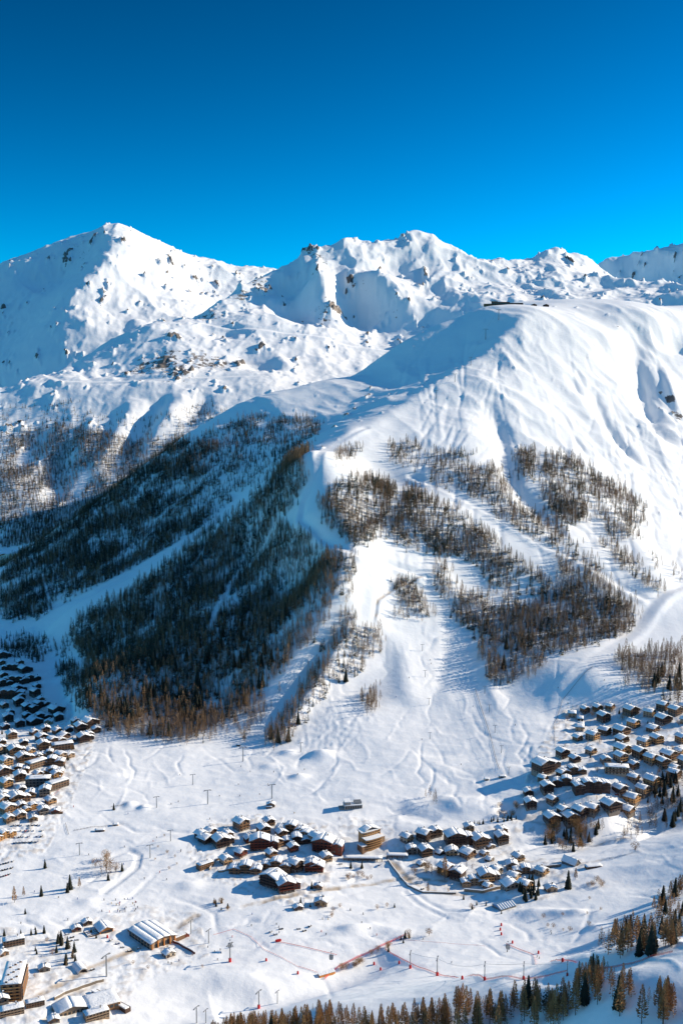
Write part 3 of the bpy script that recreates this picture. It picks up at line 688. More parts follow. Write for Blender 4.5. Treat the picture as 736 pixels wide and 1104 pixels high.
def gable_roof(root, w_, d_, z, rise, over, rng, name='roof', x0=0, y0=0, th=.55, asym=0.0):
    """ridge along local y; board deck with snow quilt and fascia"""
    hw = w_/2+over; y_a, y_b = y0-d_/2-over, y0+d_/2+over; rx = x0+asym*w_; t = .22
    zl = z-rise*over/(w_/2+asym*w_) if w_ else z; zr = z-rise*over/(w_/2-asym*w_)
    b = MB(); b.prism([(x0-hw, zl), (rx, z+rise), (x0+hw, zr), (x0+hw, zr+t), (rx, z+rise+t), (x0-hw, zl+t)][::-1], y_a, y_b, 0)
    rf = b.obj(name, FASC, root)
    s_ = MB(); n = max(3, int(d_/2.5)); i_ = .12
    rough_slab(s_, (x0-hw+i_, y_a+i_, zl+t), (rx, y_a+i_, z+rise+t), (rx, y_b-i_, z+rise+t), (x0-hw+i_, y_b-i_, zl+t), th, 4, n, rng)
    rough_slab(s_, (rx, y_a+i_, z+rise+t), (x0+hw-i_, y_a+i_, zr+t), (x0+hw-i_, y_b-i_, zr+t), (rx, y_b-i_, z+rise+t), th, 4, n, rng)
    s_.obj('snow_cover', RSNOW, rf, True)
    return rf
def add_windows(root, w_, d_, st, sh, z0=0, faces='FRB', dens=1.0, big=False, x0=0, y0=0):
    for fc in faces:
        L_ = w_ if fc in 'FB' else d_; n = max(2, int(L_/3.6*dens))
        for f in range(st):
            for i in range(n):
                q = (i+.5)/n*L_-L_/2; zz = z0+f*sh+.75
                me = WINB if (big or (fc == 'F' and (i+f) % 3 == 0)) else WIN
                o = link('window', me, root)
                if fc == 'F': o.location = (x0+q, y0-d_/2-.04, zz)
                elif fc == 'B': o.location = (x0+q, y0+d_/2+.04, zz)
                elif fc == 'R': o.location = (x0+w_/2+.04, y0+q, zz); o.rotation_euler.z = R(90)
                else: o.location = (x0-w_/2-.04, y0+q, zz); o.rotation_euler.z = R(-90)
def balcony(root, w_, d_, z, m_, y0=0, x0=0, dep=1.5):
    b = MB(); y = y0-d_/2
    b.box(x0-w_/2+.3, x0+w_/2-.3, y-dep, y-.05, z-.15, z); b.box(x0-w_/2+.3, x0+w_/2-.3, y-dep, y-dep+.1, z+.02, z+1.0)
    b.box(x0-w_/2+.3, x0-w_/2+.4, y-dep+.11, y-.05, z+.02, z+1.0); b.box(x0+w_/2-.4, x0+w_/2-.3, y-dep+.11, y-.05, z+.02, z+1.0)
    b.obj('balcony', m_, root)
def chimney(rf, x, y, z, h=1.8):
    b = MB(); b.box(x-.5, x+.5, y-.5, y+.5, z-1.2, z+h); c = b.obj('chimney', W['stone'], rf)
    s_ = MB(); s_.box(x-.65, x+.65, y-.65, y+.65, z+h+.01, z+h+.45); s_.obj('chimney_cap', RSNOW, c)
def chalet(name, w_, d_, st, wall, rng, rise=None, over=1.3, base='stone', asym=0.0, ext=None):
    root = empty(name, (0, 0, 0)); sh = 2.8; h = st*sh+.3; rise = rise or w_*.22
    b = MB(); b.box(-w_/2-.08, w_/2+.08, -d_/2-.08, d_/2+.08, -3.5, 1.2 if st < 3 else 2.9); b.obj('base', W[base], root)
    z0 = 1.2 if st < 3 else 2.9
    b = MB(); rx = asym*w_; b.prism([(-w_/2, z0), (w_/2, z0), (w_/2, h), (rx, h+rise), (-w_/2, h)], -d_/2, d_/2); b.obj('wall', W[wall], root)
    rf = gable_roof(root, w_, d_, h, rise, over, rng, asym=asym); chimney(rf, w_*.18, d_*.15, h+rise*.8)
    add_windows(root, w_, d_, st, sh, .15, 'FRL')
    for f in range(1, st): balcony(root, w_, d_, f*sh+.2, W['honey' if wall in ('honey', 'tan', 'cream') else wall])
    if w_ > 9:
        a = MB(); a.box(-.75, .75, -d_/2-.05, -d_/2+.1, h+.3, h+.3+rise*.35); a.obj('gable_window', GLASS, root)
    dr = link('door', DOORM, root); dr.location = (-w_*.30, -d_/2-.12, 0)
    if ext:                               # a lower wing with a roof of its own
        ew, ed, ex, ey, es = ext; b = MB(); eh = es*sh
        b.prism([(ex-ew/2, -3.5), (ex+ew/2, -3.5), (ex+ew/2, eh), (ex, eh+ew*.2), (ex-ew/2, eh)], ey-ed/2, ey+ed/2); b.obj('wing', W[wall], root)
        gable_roof(root, ew, ed, eh, ew*.2, .9, rng, 'wing_roof', ex, ey); add_windows(root, ew, ed, es, sh, .15, 'FR', x0=ex, y0=ey)
    return root
def block(name, w_, d_, st, wall, rng, steps=1, roof='gable'):
    """long residence of stepped units"""
    root = empty(name, (0, 0, 0)); sh = 2.8; uw = w_/steps
    for k in range(steps):
        x = -w_/2+uw*(k+.5); s2 = st-(1 if k in (0, steps-1) and steps > 2 else 0); h = s2*sh; y = (k % 2)*1.6
        b = MB(); b.box(x-uw/2+.02, x+uw/2-.02, y-d_/2, y+d_/2, -4, h) if roof == 'flat' else b.prism([(x-uw/2+.02, -4), (x+uw/2-.02, -4), (x+uw/2-.02, h), (x, h+uw*.16), (x-uw/2+.02, h)], y-d_/2, y+d_/2)
        b.obj('wall', W[wall], root)
        if roof == 'flat':
            s_ = MB(); hw = uw/2+.1; s_.box(x-hw, x+hw, y-d_/2-.5, y+d_/2+.5, h+.01, h+.3, 0); r_ = s_.obj('roof', FASC, root)
            q = MB(); rough_slab(q, (x-hw, y-d_/2-.4, h+.3), (x+hw, y-d_/2-.4, h+.3), (x+hw, y+d_/2+.4, h+.3), (x-hw, y+d_/2+.4, h+.3), .6, 5, 5, rng); q.obj('snow_cover', RSNOW, r_, True)
        else:
            r_ = gable_roof(root, uw, d_, h, uw*.16, .9, rng, x0=x, y0=y)
        if k % 2 == 0: chimney(r_, x+uw*.2, y+1, h+uw*.1)
        add_windows(root, uw, d_, s2, sh, .1, 'F' if 0 < k < steps-1 else 'FRL', x0=x, y0=y)
        for f in range(1, s2): balcony(root, uw, d_, f*sh+.1, W[wall if wall not in ('cream', 'stone') else 'brown'], y, x, 1.3)
    return root
rb = random.Random(11)
PROTO = {}
def proto(key):
    if key not in PROTO:
        t, wall = key.split('_')
        f = {'s': lambda: chalet('chalet', 9.5, 9, 2, wall, rb), 'm': lambda: chalet('chalet', 12, 12, 3, wall, rb),
             'M': lambda: chalet('chalet', 14.5, 14, 3, wall, rb, ext=(7.5, 9, 10.4, 1.5, 2)), 'a': lambda: chalet('chalet', 12.5, 11, 2, wall, rb, asym=.14, over=1.6),
             'L': lambda: chalet('hotel', 20, 15, 4, wall, rb, rise=3.6, ext=(10, 12, 14.6, 0, 3)), 'b': lambda: block('residence_block', 30, 11, 3, wall, rb, 3),
             'B': lambda: block('residence_block', 42, 12, 4, wall, rb, 4), 'f': lambda: block('flat_roofed_block', 26, 11, 3, wall, rb, 1, 'flat'),
             'g': lambda: chalet('lodge_annex', 8.5, 6.5, 1, wall, rb, over=.8)}[t]
        PROTO[key] = [f(), False]; index_kids()
    return PROTO[key]
ORD = ['first', 'second', 'third', 'fourth', 'fifth', 'sixth', 'seventh', 'eighth', 'ninth', 'tenth', 'eleventh', 'twelfth', 'thirteenth', 'fourteenth', 'fifteenth', 'sixteenth']
DESC = {'s': 'small two storey {} chalet', 'm': 'three storey {} chalet', 'M': 'wide {} chalet with lower wing', 'a': 'low {} chalet with lopsided gable', 'L': 'big four storey {} hotel',
        'b': 'long stepped {} residence', 'B': 'very long stepped {} residence', 'f': 'flat roofed {} block', 'g': 'tiny {} annex hut'}
WN = {'dark': 'dark timber', 'brown': 'brown timber', 'honey': 'honey coloured', 'red': 'red-brown', 'cream': 'cream walled', 'stone': 'stone grey', 'tan': 'tan walled', 'grey': 'grey clad'}
CATS = {'s': 'chalet', 'm': 'chalet', 'M': 'chalet', 'a': 'chalet', 'L': 'hotel', 'b': 'apartment building', 'B': 'apartment building', 'f': 'apartment building', 'g': 'hut'}
ALLH = []
def village(rows, place, group, rot0=38, fill=None, n=0, kinds=()):
    rows = [list(r_) for r_ in rows]; ALLH.extend((q[1], q[2]) for r_ in rows for q in r_)
    if fill:
        P = np.array(fill, float); lo, hi = P.min(0), P.max(0); c = t = 0; mv = [sum(q[2] for q in r_)/len(r_) for r_ in rows]
        while c < n and t < 3000:
            t += 1; u, v = rb.uniform(lo[0], hi[0]), rb.uniform(lo[1], hi[1])
            if not inpoly(np.array([u]), np.array([v]), P)[0] or any(((u-a)/13)**2+((v-b_)/7.2)**2 < 1 for a, b_ in ALLH): continue
            k = min(range(len(rows)), key=lambda i: abs(mv[i]-v))
            if len(rows[k]) >= 15: continue
            rows[k].append((rb.choice(kinds), u, v)); ALLH.append((u, v)); c += 1
    _village(rows, place, group, rot0)
def _village(rows, place, group, rot0):
    """rows from back to front, each a list of (kind_wall, u, v of its foot, turn)"""
    for r_, row in enumerate(rows):
        row = sorted(row, key=lambda q: q[1])
        for i, it in enumerate(row):
            key, u, v = it[:3]; rot = it[3] if len(it) > 3 else rot0+rb.uniform(-14, 14)
            p = proto(key); o = p[0] if not p[1] else copy_tree(p[0]); p[1] = True
            P = ground(u, v); o.location = (P.x, P.y, P.z-.2); o.rotation_euler.z = R(rot); s_ = (it[4] if len(it) > 4 else 1)*rb.uniform(1.06, 1.2); o.scale = (s_, s_, s_*rb.uniform(.95, 1.05))
            t, wl = key.split('_'); pos = ORD[i]+' from left' if i else 'leftmost'
            rn = ['back', 'second', 'third', 'fourth', 'fifth', 'sixth', 'seventh'][r_]+' row' if r_ < len(rows)-1 else 'front row'
            if len(row) == 1: pos = 'alone'
            if len(row) == 1: rn = 'in '+rn
            tag(o, DESC[t].format(WN[wl])+', '+pos+(' ' if len(row) == 1 else ', ')+rn+', '+place, CATS[t], group)
village([
 [('s_brown',630,767),('s_brown',657,764),('M_brown',679,770),('m_brown',727,770)],
 [('s_tan',616,772,80),('g_brown',625,776,80),('m_dark',650,777),('M_dark',714,779),('s_cream',738,779)],
 [('g_stone',626,782,80),('s_tan',624,787,80),('m_brown',651,792),('M_brown',669,792),('m_honey',682,784),('a_brown',703,788)],
 [('s_brown',622,798),('m_tan',638,797),('m_tan',693,804),('m_honey',707,801),('m_honey',734,800)],
 [('M_honey',670,812),('m_honey',701,822),('M_brown',720,818),('s_stone',652,822,10),('m_tan',738,826)]],
 'hillside hamlet', 'chalets of the hillside hamlet', fill=[(612,768),(640,758),(740,762),(740,832),(640,826)], n=12, kinds=['s_brown','s_tan','m_brown','s_honey','m_tan','s_stone','a_brown'])
village([
 [('m_dark',606,816),('s_dark',619,821),('L_dark',585,832,32)],
 [('b_brown',617,834,8),('f_cream',664,833,-8),('m_brown',726,838)],
 [('m_dark',589,853,12),('b_dark',610,846,-10),('B_dark',637,852,8),('M_honey',702,846),('m_tan',692,855)],
 [('s_dark',569,857,8),('m_dark',571,870,8),('M_honey',680,865)],
 [('m_brown',637,876),('M_dark',657,873),('a_brown',676,876)],
 [('M_dark',594,886,20),('M_brown',614,886,20)]],
 'dark timber hamlet', 'chalets of the dark timber hamlet', fill=[(590,822),(740,830),(712,858),(640,884),(600,884),(575,868)], n=7, kinds=['s_dark','m_dark','s_brown','a_brown','m_honey'])
village([
 [('s_brown',290,889),('m_brown',284,899),('b_brown',314,897,-12),('g_brown',292,869,0)],
 [('s_dark',217,903),('s_dark',227,900),('s_brown',303,901),('b_tan',330,904,-25),('m_tan',341,908)],
 [('a_dark',222,907),('M_dark',238,911),('L_red',280,914,4),('b_dark',320,909,6),('L_red',349,916,-14)],
 [('f_brown',221,935,40,.6),('b_brown',265,940,-4),('b_brown',298,936,-8),('m_dark',318,937)],
 [('s_red',342,939,-4,1.2),('m_red',336,938,-4)],
 [('L_dark',294,954,-34),('M_red',307,959,20)],
 [('g_brown',343,957,-8),('g_tan',346,975,-4,1.3),('g_dark',321,980,20)]],
 'golden hotel cluster', 'chalets of the central cluster', fill=[(214,900),(280,884),(352,896),(352,945),(300,962),(255,944)], n=9, kinds=['s_brown','s_tan','m_brown','s_cream','g_brown','s_red'])
village([
 [('m_dark',457,905),('s_brown',540,898,20),('s_brown',469,900,20)],
 [('L_dark',490,909,12),('m_brown',540,907,16),('M_brown',516,911,20),('s_cream',505,895,10)],
 [('m_brown',458,922,20),('a_cream',486,921,0),('g_brown',474,921),('s_stone',443,919,10),('g_tan',528,914)],
 [('m_dark',493,946,-30),('s_stone',551,936,0),('M_tan',523,949,10),('s_stone',534,942)],
 [('b_tan',510,953,8,.8),('b_stone',566,941,0,.8),('g_tan',593,960,10,1.2),('a_stone',549,958,20)]],
 'river road cluster', 'chalets along the river road', fill=[(436,905),(545,896),(560,925),(600,950),(540,965),(488,955),(440,925)], n=11, kinds=['s_brown','s_tan','g_stone','s_cream','a_brown','m_brown','g_tan'])
village([
 [('B_dark',14,722,6,.8),('s_brown',3,716)],
 [('B_dark',18,736,4),('s_dark',40,742)],
 [('B_dark',10,752,2),('m_dark',30,766),('s_dark',12,770),('s_cream',53,781,0)],
 [('m_dark',22,783),('s_dark',6,786),('s_dark',37,792),('s_brown',62,791),('s_dark',75,789),('m_dark',87,788),('s_dark',96,795)],
 [('m_brown',13,796),('s_dark',26,803),('m_dark',45,799),('a_dark',69,796),('s_brown',2,803),('M_dark',90,799),('g_dark',78,800)]],
 'shaded upper village', 'houses of the shaded upper village', fill=[(0,708),(22,712),(50,765),(106,786),(104,800),(0,806)], n=26, kinds=['s_dark','m_dark','b_dark','s_brown','M_dark'])
village([
 [('M_brown',16,813),('b_tan',54,815,8,.8),('s_tan',33,812)],
 [('m_tan',7,825),('M_brown',25,821),('b_brown',56,824,4)],
 [('b_brown',20,832,10,.8),('b_tan',57,834,4,.8),('m_dark',3,836)],
 [('m_honey',7,848),('f_grey',42,846,6),('m_brown',22,841),('s_honey',61,838)],
 [('s_tan',34,859,10,1.1),('M_brown',18,865),('m_stone',49,857,10),('s_tan',3,860)],
 [('b_honey',36,872,40,.75),('M_brown',8,876),('s_tan',55,866),('g_red',60,876,10)],
 [('b_honey',5,903,50,.8),('s_brown',22,882),('g_honey',36,884)]],
 'sunny lower village', 'houses of the sunny lower village', fill=[(0,806),(68,806),(66,845),(54,875),(20,884),(0,890)], n=24, kinds=['s_brown','b_tan','f_stone','b_brown','m_brown','s_stone','M_brown','s_cream'])
village([[('f_stone',15,1018,24,.7),('g_brown',3,1030)],[('f_stone',38,1084,24,.55),('f_tan',13,1093,24,.7),('s_stone',2,1082),('f_tan',104,1097,30,.7),('g_brown',58,1101,24)],[('g_stone',48,1046,20)],[('g_red',82,1003,30),('g_brown',94,996,30),('g_cream',182,1030,40)]],'bottom left corner','small buildings of the bottom left corner')
# ------------------------------------------------------------------ buildings with a shape of their own
def at(o, u, v, rot, dz=-.2, s_=1.0):
    P = ground(u, v); o.location = (P.x, P.y, P.z+dz); o.rotation_euler.z = R(rot); o.scale = (s_,)*3; return P
# golden hotel: round-fronted honey timber wings stepping down
r = empty('golden_hotel', (0, 0, 0)); tag(r, 'tall golden timber hotel with snowy gabled top and stacked balconies', 'hotel')
n = 14
def arc(cx, cy, rx, ry, a0, a1, k): return [(cx+rx*math.cos(R(a0+(a1-a0)*i/k)), cy+ry*math.sin(R(a0+(a1-a0)*i/k))) for i in range(k+1)]
def ring_prism(pts, z0, z1):
    b = MB(); k = len(pts); b.v = [(x, y, z0) for x, y in pts]+[(x, y, z1) for x, y in pts]
    b.f = [tuple(reversed(range(k))), tuple(range(k, 2*k))]+[(i, (i+1) % k, k+(i+1) % k, k+i) for i in range(k)]; b.m = [0]*len(b.f); return b
up = arc(0, 0, 14, 1.8, 185, 355, n)+[(13, 11), (-12, 11)]; lo_ = arc(-2, -8, 11.5, 1.6, 185, 355, n)+[(9, 1), (-13, 1)]
ring_prism(up, -4, 19).obj('upper_wing', W['honey'], r); ring_prism(lo_, -4, 12.5).obj('lower_wing', W['honey'], r)
for (pts, z, nm) in ((up, 19, 'upper_roof'), (lo_, 12.5, 'lower_roof')):
    g_ = [(x*1.12, y*1.12-.4) for x, y in pts]; rf = ring_prism(g_, z+.01, z+.35).obj(nm, FASC, r); ring_prism([(x*1.10, y*1.10-.4) for x, y in pts], z+.36, z+1.3).obj('snow_cover', RSNOW, rf)
for f in range(4):
    for pts, top in ((lo_, 12),):
        if f*2.9+2.6 > top: continue
        g_ = [(x*1.10, y*1.10-.5) for x, y in pts[:n+1]]+[(x, y) for x, y in reversed(pts[:n+1])]
        b = MB(); k = len(g_); z = f*2.9+2.7
        for i in range(n): b.face([(g_[i][0], g_[i][1], z), (g_[i+1][0], g_[i+1][1], z), (g_[i+1][0], g_[i+1][1], z+1), (g_[i][0], g_[i][1], z+1)])
        ring_prism(g_, z-.2, z).obj('balcony_floor', W['brown'], r); b.obj('balcony_rail', W['honey'], r)
for f in range(6):
    for i in range(1, n, 1):
        pts = lo_ if f < 4 else up
        x = (pts[i][0]+pts[i+1][0])/2; y = (pts[i][1]+pts[i+1][1])/2; o = link('window', WIN, r); cxx, cyy = (-2, -8) if f < 4 else (0, 0)
        o.location = (x+(x-cxx)*.004, y+(y-cyy)*.004-.03, f*2.9+.6+(1.2 if f >= 4 else 0)); o.rotation_euler.z = math.atan2(pts[i+1][1]-pts[i][1], pts[i+1][0]-pts[i][0])
gable_roof(r, 22, 11.5, 20.4, 3.6, .8, rb, 'dormer_roof', 0, 5)
b = MB(); b.box(-20, -13.2, -9, 2, -4, 6); b.obj('stair_annex', W['brown'], r); b = MB(); b.box(-20.5, -13, -9.5, 2.5, 6.01, 7); b.obj('annex_roof', RSNOW, r)
b = MB(); b.box(12.8, 19, -3, 8, -4, 9); b.obj('side_wing', W['tan'], r); b = MB(); b.box(12.9, 19.6, -3.6, 8.6, 9.01, 9.9); b.obj('side_roof', RSNOW, r)
for z in (1, 4, 7):
    for y in (-1.5, 1.5, 4.5):
        o = link('window', WIN, r); o.location = (19.05, y, z-.6); o.rotation_euler.z = R(90)
at(r, 400, 911, 34, s_=.92)
# modern white lift building behind it
r = empty('lift_station', (0, 0, 0)); tag(r, 'modern white and glass lift building behind the golden hotel', 'lift station')
b = MB(); b.box(-13, 13, -7, 7, -4, 5.5); b.obj('wall', CONC, r); b = MB(); b.box(-13.6, 13.6, -7.6, 7.6, 5.51, 6.3); rf = b.obj('roof', RSNOW, r)
b = MB(); b.box(-12.5, -4, -6.5, 6, 6.31, 10.5); b.obj('upper_storey', CONC, r); b = MB(); b.box(-13, -3.5, -7, 6.5, 10.51, 11.4); b.obj('upper_roof', RSNOW, r)
b = MB()
for i in range(7): b.box(-12+i*3.5, -9.2+i*3.5, -7.08, -6.95, .6, 4.6)
b.obj('glass_front', GLASS, r)
b = MB(); b.box(2, 12.5, -5, 5, 6.31, 9.2); b.obj('machine_hall', METAL, r)
b = MB(); b.box(-20, -13.1, -6, 6, -4, 1.2); b.obj('terrace', CONC, r)
at(r, 380, 870, 10, s_=.85)
# snow gallery arcade beside the hotel
def gallery(u, v, L_, rot, label):
    r = empty('arcade', (0, 0, 0)); tag(r, label, 'arcade', 'road galleries'); b = MB(); b.box(-L_/2, L_/2, -2, 5, 3.6, 4.2); rf = b.obj('deck', CONC, r)
    b = MB(); rough_slab(b, (-L_/2, -2, 4.2), (L_/2, -2, 4.2), (L_/2, 5, 4.2), (-L_/2, 5, 4.2), .7, 10, 3, rb); b.obj('snow_cover', RSNOW, rf, True)
    k = int(L_/5)
    for i in range(k+1):
        b = MB(); x = -L_/2+.6+(L_-1.2)*i/k; b.box(x-.35, x+.35, -1.6, -.9, -3, 3.59); b.obj('pillar', W['brown'], r)
    b = MB(); b.box(-L_/2, L_/2, 4.4, 4.9, -3, 3.59); b.obj('back_wall', W['dark'], r); at(r, u, v, rot)
gallery(391, 928, 44, -2, 'brown pillared road gallery under snow below the golden hotel'); gallery(428, 925, 24, -3, 'short dark road gallery right of the golden hotel')
# big snow-roofed hall at the lift base
r = empty('sports_hall', (0, 0, 0)); tag(r, 'big hall with curved white snow roof, glass flank and open timber porch', 'hall')
b = MB(); b.prism([(-16, -4), (16, -4), (16, 8), (9, 10.5), (0, 12), (-9, 11), (-16, 9)], -24, 20); b.obj('wall', W['tan'], r)
b = MB(); prof = [(-17.5, 8.9), (-9, 11.05), (0, 12.05), (9, 10.6), (18.5, 7.7), (18.5, 8.3), (9, 11.2), (0, 12.7), (-9, 11.8), (-17.5, 9.5)]; b.prism(prof[::-1], -26, 21.5); rf = b.obj('roof', FASC, r)
b = MB(); xs = [-17.3, -9, 0, 9, 18.3]; zs = [9.5, 11.8, 12.7, 11.2, 8.3]
for i in range(4): rough_slab(b, (xs[i], -25.8, zs[i]), (xs[i+1], -25.8, zs[i+1]), (xs[i+1], 21.3, zs[i+1]), (xs[i], 21.3, zs[i]), .9, 3, 10, rb)
b.obj('snow_cover', RSNOW, rf, True)
for i in range(7):
    b = MB(); y = -21+i*6; b.box(-16.12, -15.9, y, y+4.2, 1, 4); b.obj('window', GLASS, r)
    b = MB(); b.box(-16.12, -15.9, y, y+4.2, 5, 8); b.obj('window', GLASS, r)
b = MB(); b.box(-11, 8, -24.15, -23.9, 1, 6.6); b.obj('glass_gable', GLASS, r)
for x in (-15, -7, 1, 9, 15.5):
    b = MB(); b.box(x-.5, x+.5, -25.6, -24.3, -4, 8.2 if abs(x) > 12 else 10.2); b.obj('porch_post', ORANGE, r)
b = MB(); b.box(-12, -2, 20.2, 30, -4, 5); b.obj('rear_wing', W['brown'], r); b = MB(); b.box(-12.6, -1.4, 20, 30.6, 5.01, 6); b.obj('rear_roof', RSNOW, r)
b = MB(); b.box(16.2, 30, -24, -17, -4, 4.4); b.obj('side_wing', W['brown'], r); b = MB(); b.box(16.1, 30.6, -24.6, -16.4, 4.41, 5.2); b.obj('side_roof', RSNOW, r)
b = MB(); b.box(16.3, 34, -16.3, -14, -4, 1.5); b.box(30.8, 36, -24, -16.9, -4, 1.2); b.obj('red_barrier', W['red'], r)
at(r, 163, 1012, 43, s_=.86)
# timber restaurant left of it
r = empty('mountain_restaurant', (0, 0, 0)); tag(r, 'timber slope restaurant with open terrace left of the big hall', 'restaurant')
b = MB(); b.prism([(-8, -4), (8, -4), (8, 4.5), (0, 8), (-8, 4.5)], -10, 8); b.obj('wall', ORANGE, r); gable_roof(r, 16, 18, 4.5, 3.5, 1.6, rb, y0=-1)
b = MB(); b.box(-7, 7, -10.1, -9.9, .4, 3.6); b.obj('glass_front', GLASS, r); b = MB(); b.box(-22, -8.2, -10, 6, -4, 1.2); b.obj('terrace', W['brown'], r)
b = MB(); b.box(-21.6, -8.6, -9.6, 5.6, 1.21, 1.5); b.obj('terrace_snow', RSNOW, r)
b = MB(); b.box(-22.1, -21.9, -10, 6, 1.2, 2.2); b.box(-21.9, -8.2, -10.1, -9.9, 1.2, 2.2); b.obj('terrace_rail', FASC, r)
for i in range(6):
    for j in range(3): b = MB(); b.box(-20+i*2, -18.9+i*2, -8+j*4.4, -6.2+j*4.4, 1.9, 2.0); b.box(-19.5+i*2, -19.4+i*2, -7.1+j*4.4, -7+j*4.4, 1.5, 1.89); b.obj('table', W['brown'], r)
at(r, 112, 1002, 32, s_=.85)
# apartment block, bottom left
r = empty('apartment_block', (0, 0, 0)); tag(r, 'tall brown apartment block with flat snowy roof at left edge', 'apartment building')
b = MB(); b.box(-9, 9, -20, 20, -6, 16); b.obj('wall', W['brown'], r); b = MB(); b.box(-9.5, 9.5, -20.5, 20.5, 16.01, 16.5); rf = b.obj('roof', FASC, r)
b = MB(); rough_slab(b, (-9.4, -20.4, 16.5), (9.4, -20.4, 16.5), (9.4, 20.4, 16.5), (-9.4, 20.4, 16.5), .8, 6, 14, rb); b.obj('snow_cover', RSNOW, rf, True)
for i in range(9):
    b = MB(); y = -18+i*4.2; x = -4+(i % 3)*4; b.box(x-1, x+1, y-.8, y+.8, 17.0, 18.8); c = b.obj('roof_vent', W['brown'], rf); b = MB(); b.box(x-1.2, x+1.2, y-1, y+1, 18.81, 19.3); b.obj('vent_snow', RSNOW, c)
for f in range(5):
    for i in range(9):
        o = link('window', WINB, r); o.location = (9.06, -17.8+i*4.4, f*3.1+.9); o.rotation_euler.z = R(90)
    for x in (-5.5, 0, 5.5): o = link('window', WINB, r); o.location = (x, -20.06, f*3.1+.9)
    b = MB(); b.box(9.15, 10.4, -19.5, 19.5, f*3.1+.35, f*3.1+.55); b.obj('balcony_floor', CONC, r); b = MB(); b.box(10.3, 10.4, -19.5, 19.5, f*3.1+.56, f*3.1+1.5); b.obj('balcony_rail', ORANGE if f % 2 else W['tan'], r)
    b = MB(); b.box(-8, 8, -21.3, -20.15, f*3.1+.35, f*3.1+.55); b.box(-8, 8, -21.3, -21.2, f*3.1+.56, f*3.1+1.4); b.obj('balcony', W['honey'], r)
at(r, 16, 1066, 8, s_=.95)
# bottom left low hall with a long ramp roof
r = empty('snowy_hall', (0, 0, 0)); tag(r, 'low wide hall with one pitched snow roof at the bottom left edge', 'hall')
b = MB(); b.prism([(-14, -5), (14, -5), (14, 4), (0, 8), (-14, 4)], -9, 9); b.obj('wall', W['tan'], r); gable_roof(r, 28, 18, 4, 4, 1.4, rb, th=.8)
b = MB(); b.box(14.2, 44, -16, 9, -5, 4.4); b.obj('flat_wing', W['brown'], r); b = MB(); rough_slab(b, (13.9, -16.4, 4.41), (44.4, -16.4, 4.41), (44.4, 9.4, 4.41), (13.9, 9.4, 4.41), 1.2, 10, 9, rb); b.obj('wing_snow', RSNOW, r, True)
for i in range(6): b = MB(); b.box(-12+i*4, -9.6+i*4, -9.12, -8.9, .5, 3); b.obj('window', GLASS, r)
for i in range(6): b = MB(); b.box(16+i*4.5, 19+i*4.5, -16.12, -15.9, .5, 3); b.obj('window', GLASS, r)
at(r, 76, 1088, 28, s_=.9)
# tunnel mouths on the road
def tunnel(u, v, L_, rot, label):
    r = empty('tunnel_portal', (0, 0, 0)); tag(r, label, 'tunnel', 'snow-covered tunnel portals'); b = MB(); n_ = 10
    ou = [(5*math.cos(math.pi*i/n_), 5*math.sin(math.pi*i/n_)) for i in range(n_+1)]; inn = [(x*.8, y*.8) for x, y in ou]
    for i in range(n_):
        b.face([(ou[i][0], 0, ou[i][1]), (inn[i][0], 0, inn[i][1]), (inn[i+1][0], 0, inn[i+1][1]), (ou[i+1][0], 0, ou[i+1][1])])
        b.face([(inn[i][0], 0, inn[i][1]), (inn[i][0], L_, inn[i][1]), (inn[i+1][0], L_, inn[i+1][1]), (inn[i+1][0], 0, inn[i+1][1])])
    b.obj('arch', CONC, r); b = MB()
    for i in range(n_): b.face([(ou[i][0], 0, ou[i][1]), (ou[i+1][0], 0, ou[i+1][1]), (ou[i+1][0], L_, ou[i+1][1]), (ou[i][0], L_, ou[i][1])])
    b.obj('snow_cover', RSNOW, r, True); b = MB(); b.face([(x, L_, y) for x, y in ou]); b.obj('dark_throat', FASC, r); at(r, u, v, rot, -.6)
tunnel(90, 1049, 16, 35, 'arched tunnel mouth beside the fir clump'); 
r = empty('covered_ramp', (0, 0, 0)); tag(r, 'long dark covered ramp dug into the snow at the bottom', 'ramp'); b = MB(); b.prism([(-3, -4), (3, -4), (3, 2.6), (-3, 3.4)], -22, 22); b.obj('wall', W['dark'], r)
b = MB(); b.prism([(-3.6, 3.5), (.8, 2.95), (.8, 3.9), (-3.6, 4.6)][::-1], -22.5, 22.5); b.obj('snow_cover', RSNOW, r); at(r, 120, 1080, 52)
# blue sheds and pointed roofs by the river
r = empty('blue_roofed_shed', (0, 0, 0)); tag(r, 'shed with striped blue sheet roof under snow beside the fir clump', 'shed')
b = MB(); b.box(-11, 11, -8, 8, -3, 2.5); b.obj('wall', W['grey'], r); b = MB(); b.prism([(-8.6, 2.4), (8.6, 2.4), (0, 5.2)], -11.5, 11.5); rf = b.obj('roof', BLUEROOF, r); rf.rotation_euler.z = R(90)
b = MB()
for i in range(7): b.prism([(-8.4, 2.52), (-7.5, 2.9), (-.3, 5.2), (-.3, 5.32), (-8.4, 2.75)], -11+i*3.4, -9.8+i*3.4)
o = b.obj('snow_stripes', RSNOW, rf); at(r, 543, 977, 30, s_=.9)
r = empty('pointed_snow_roof_barn', (0, 0, 0)); tag(r, 'barn with steep white snow roof above the river road wall', 'barn')
b = MB(); b.prism([(-5, -3), (5, -3), (5, 2.6), (0, 8), (-5, 2.6)], -9, 9); b.obj('wall', W['grey'], r); gable_roof(r, 10, 18, 2.6, 5.4, .7, rb, th=.8)
b = MB(); b.box(-1.5, 1.5, -9.15, -8.95, 0, 2.8); b.obj('barn_door', FASC, r); at(r, 615, 931, 42)
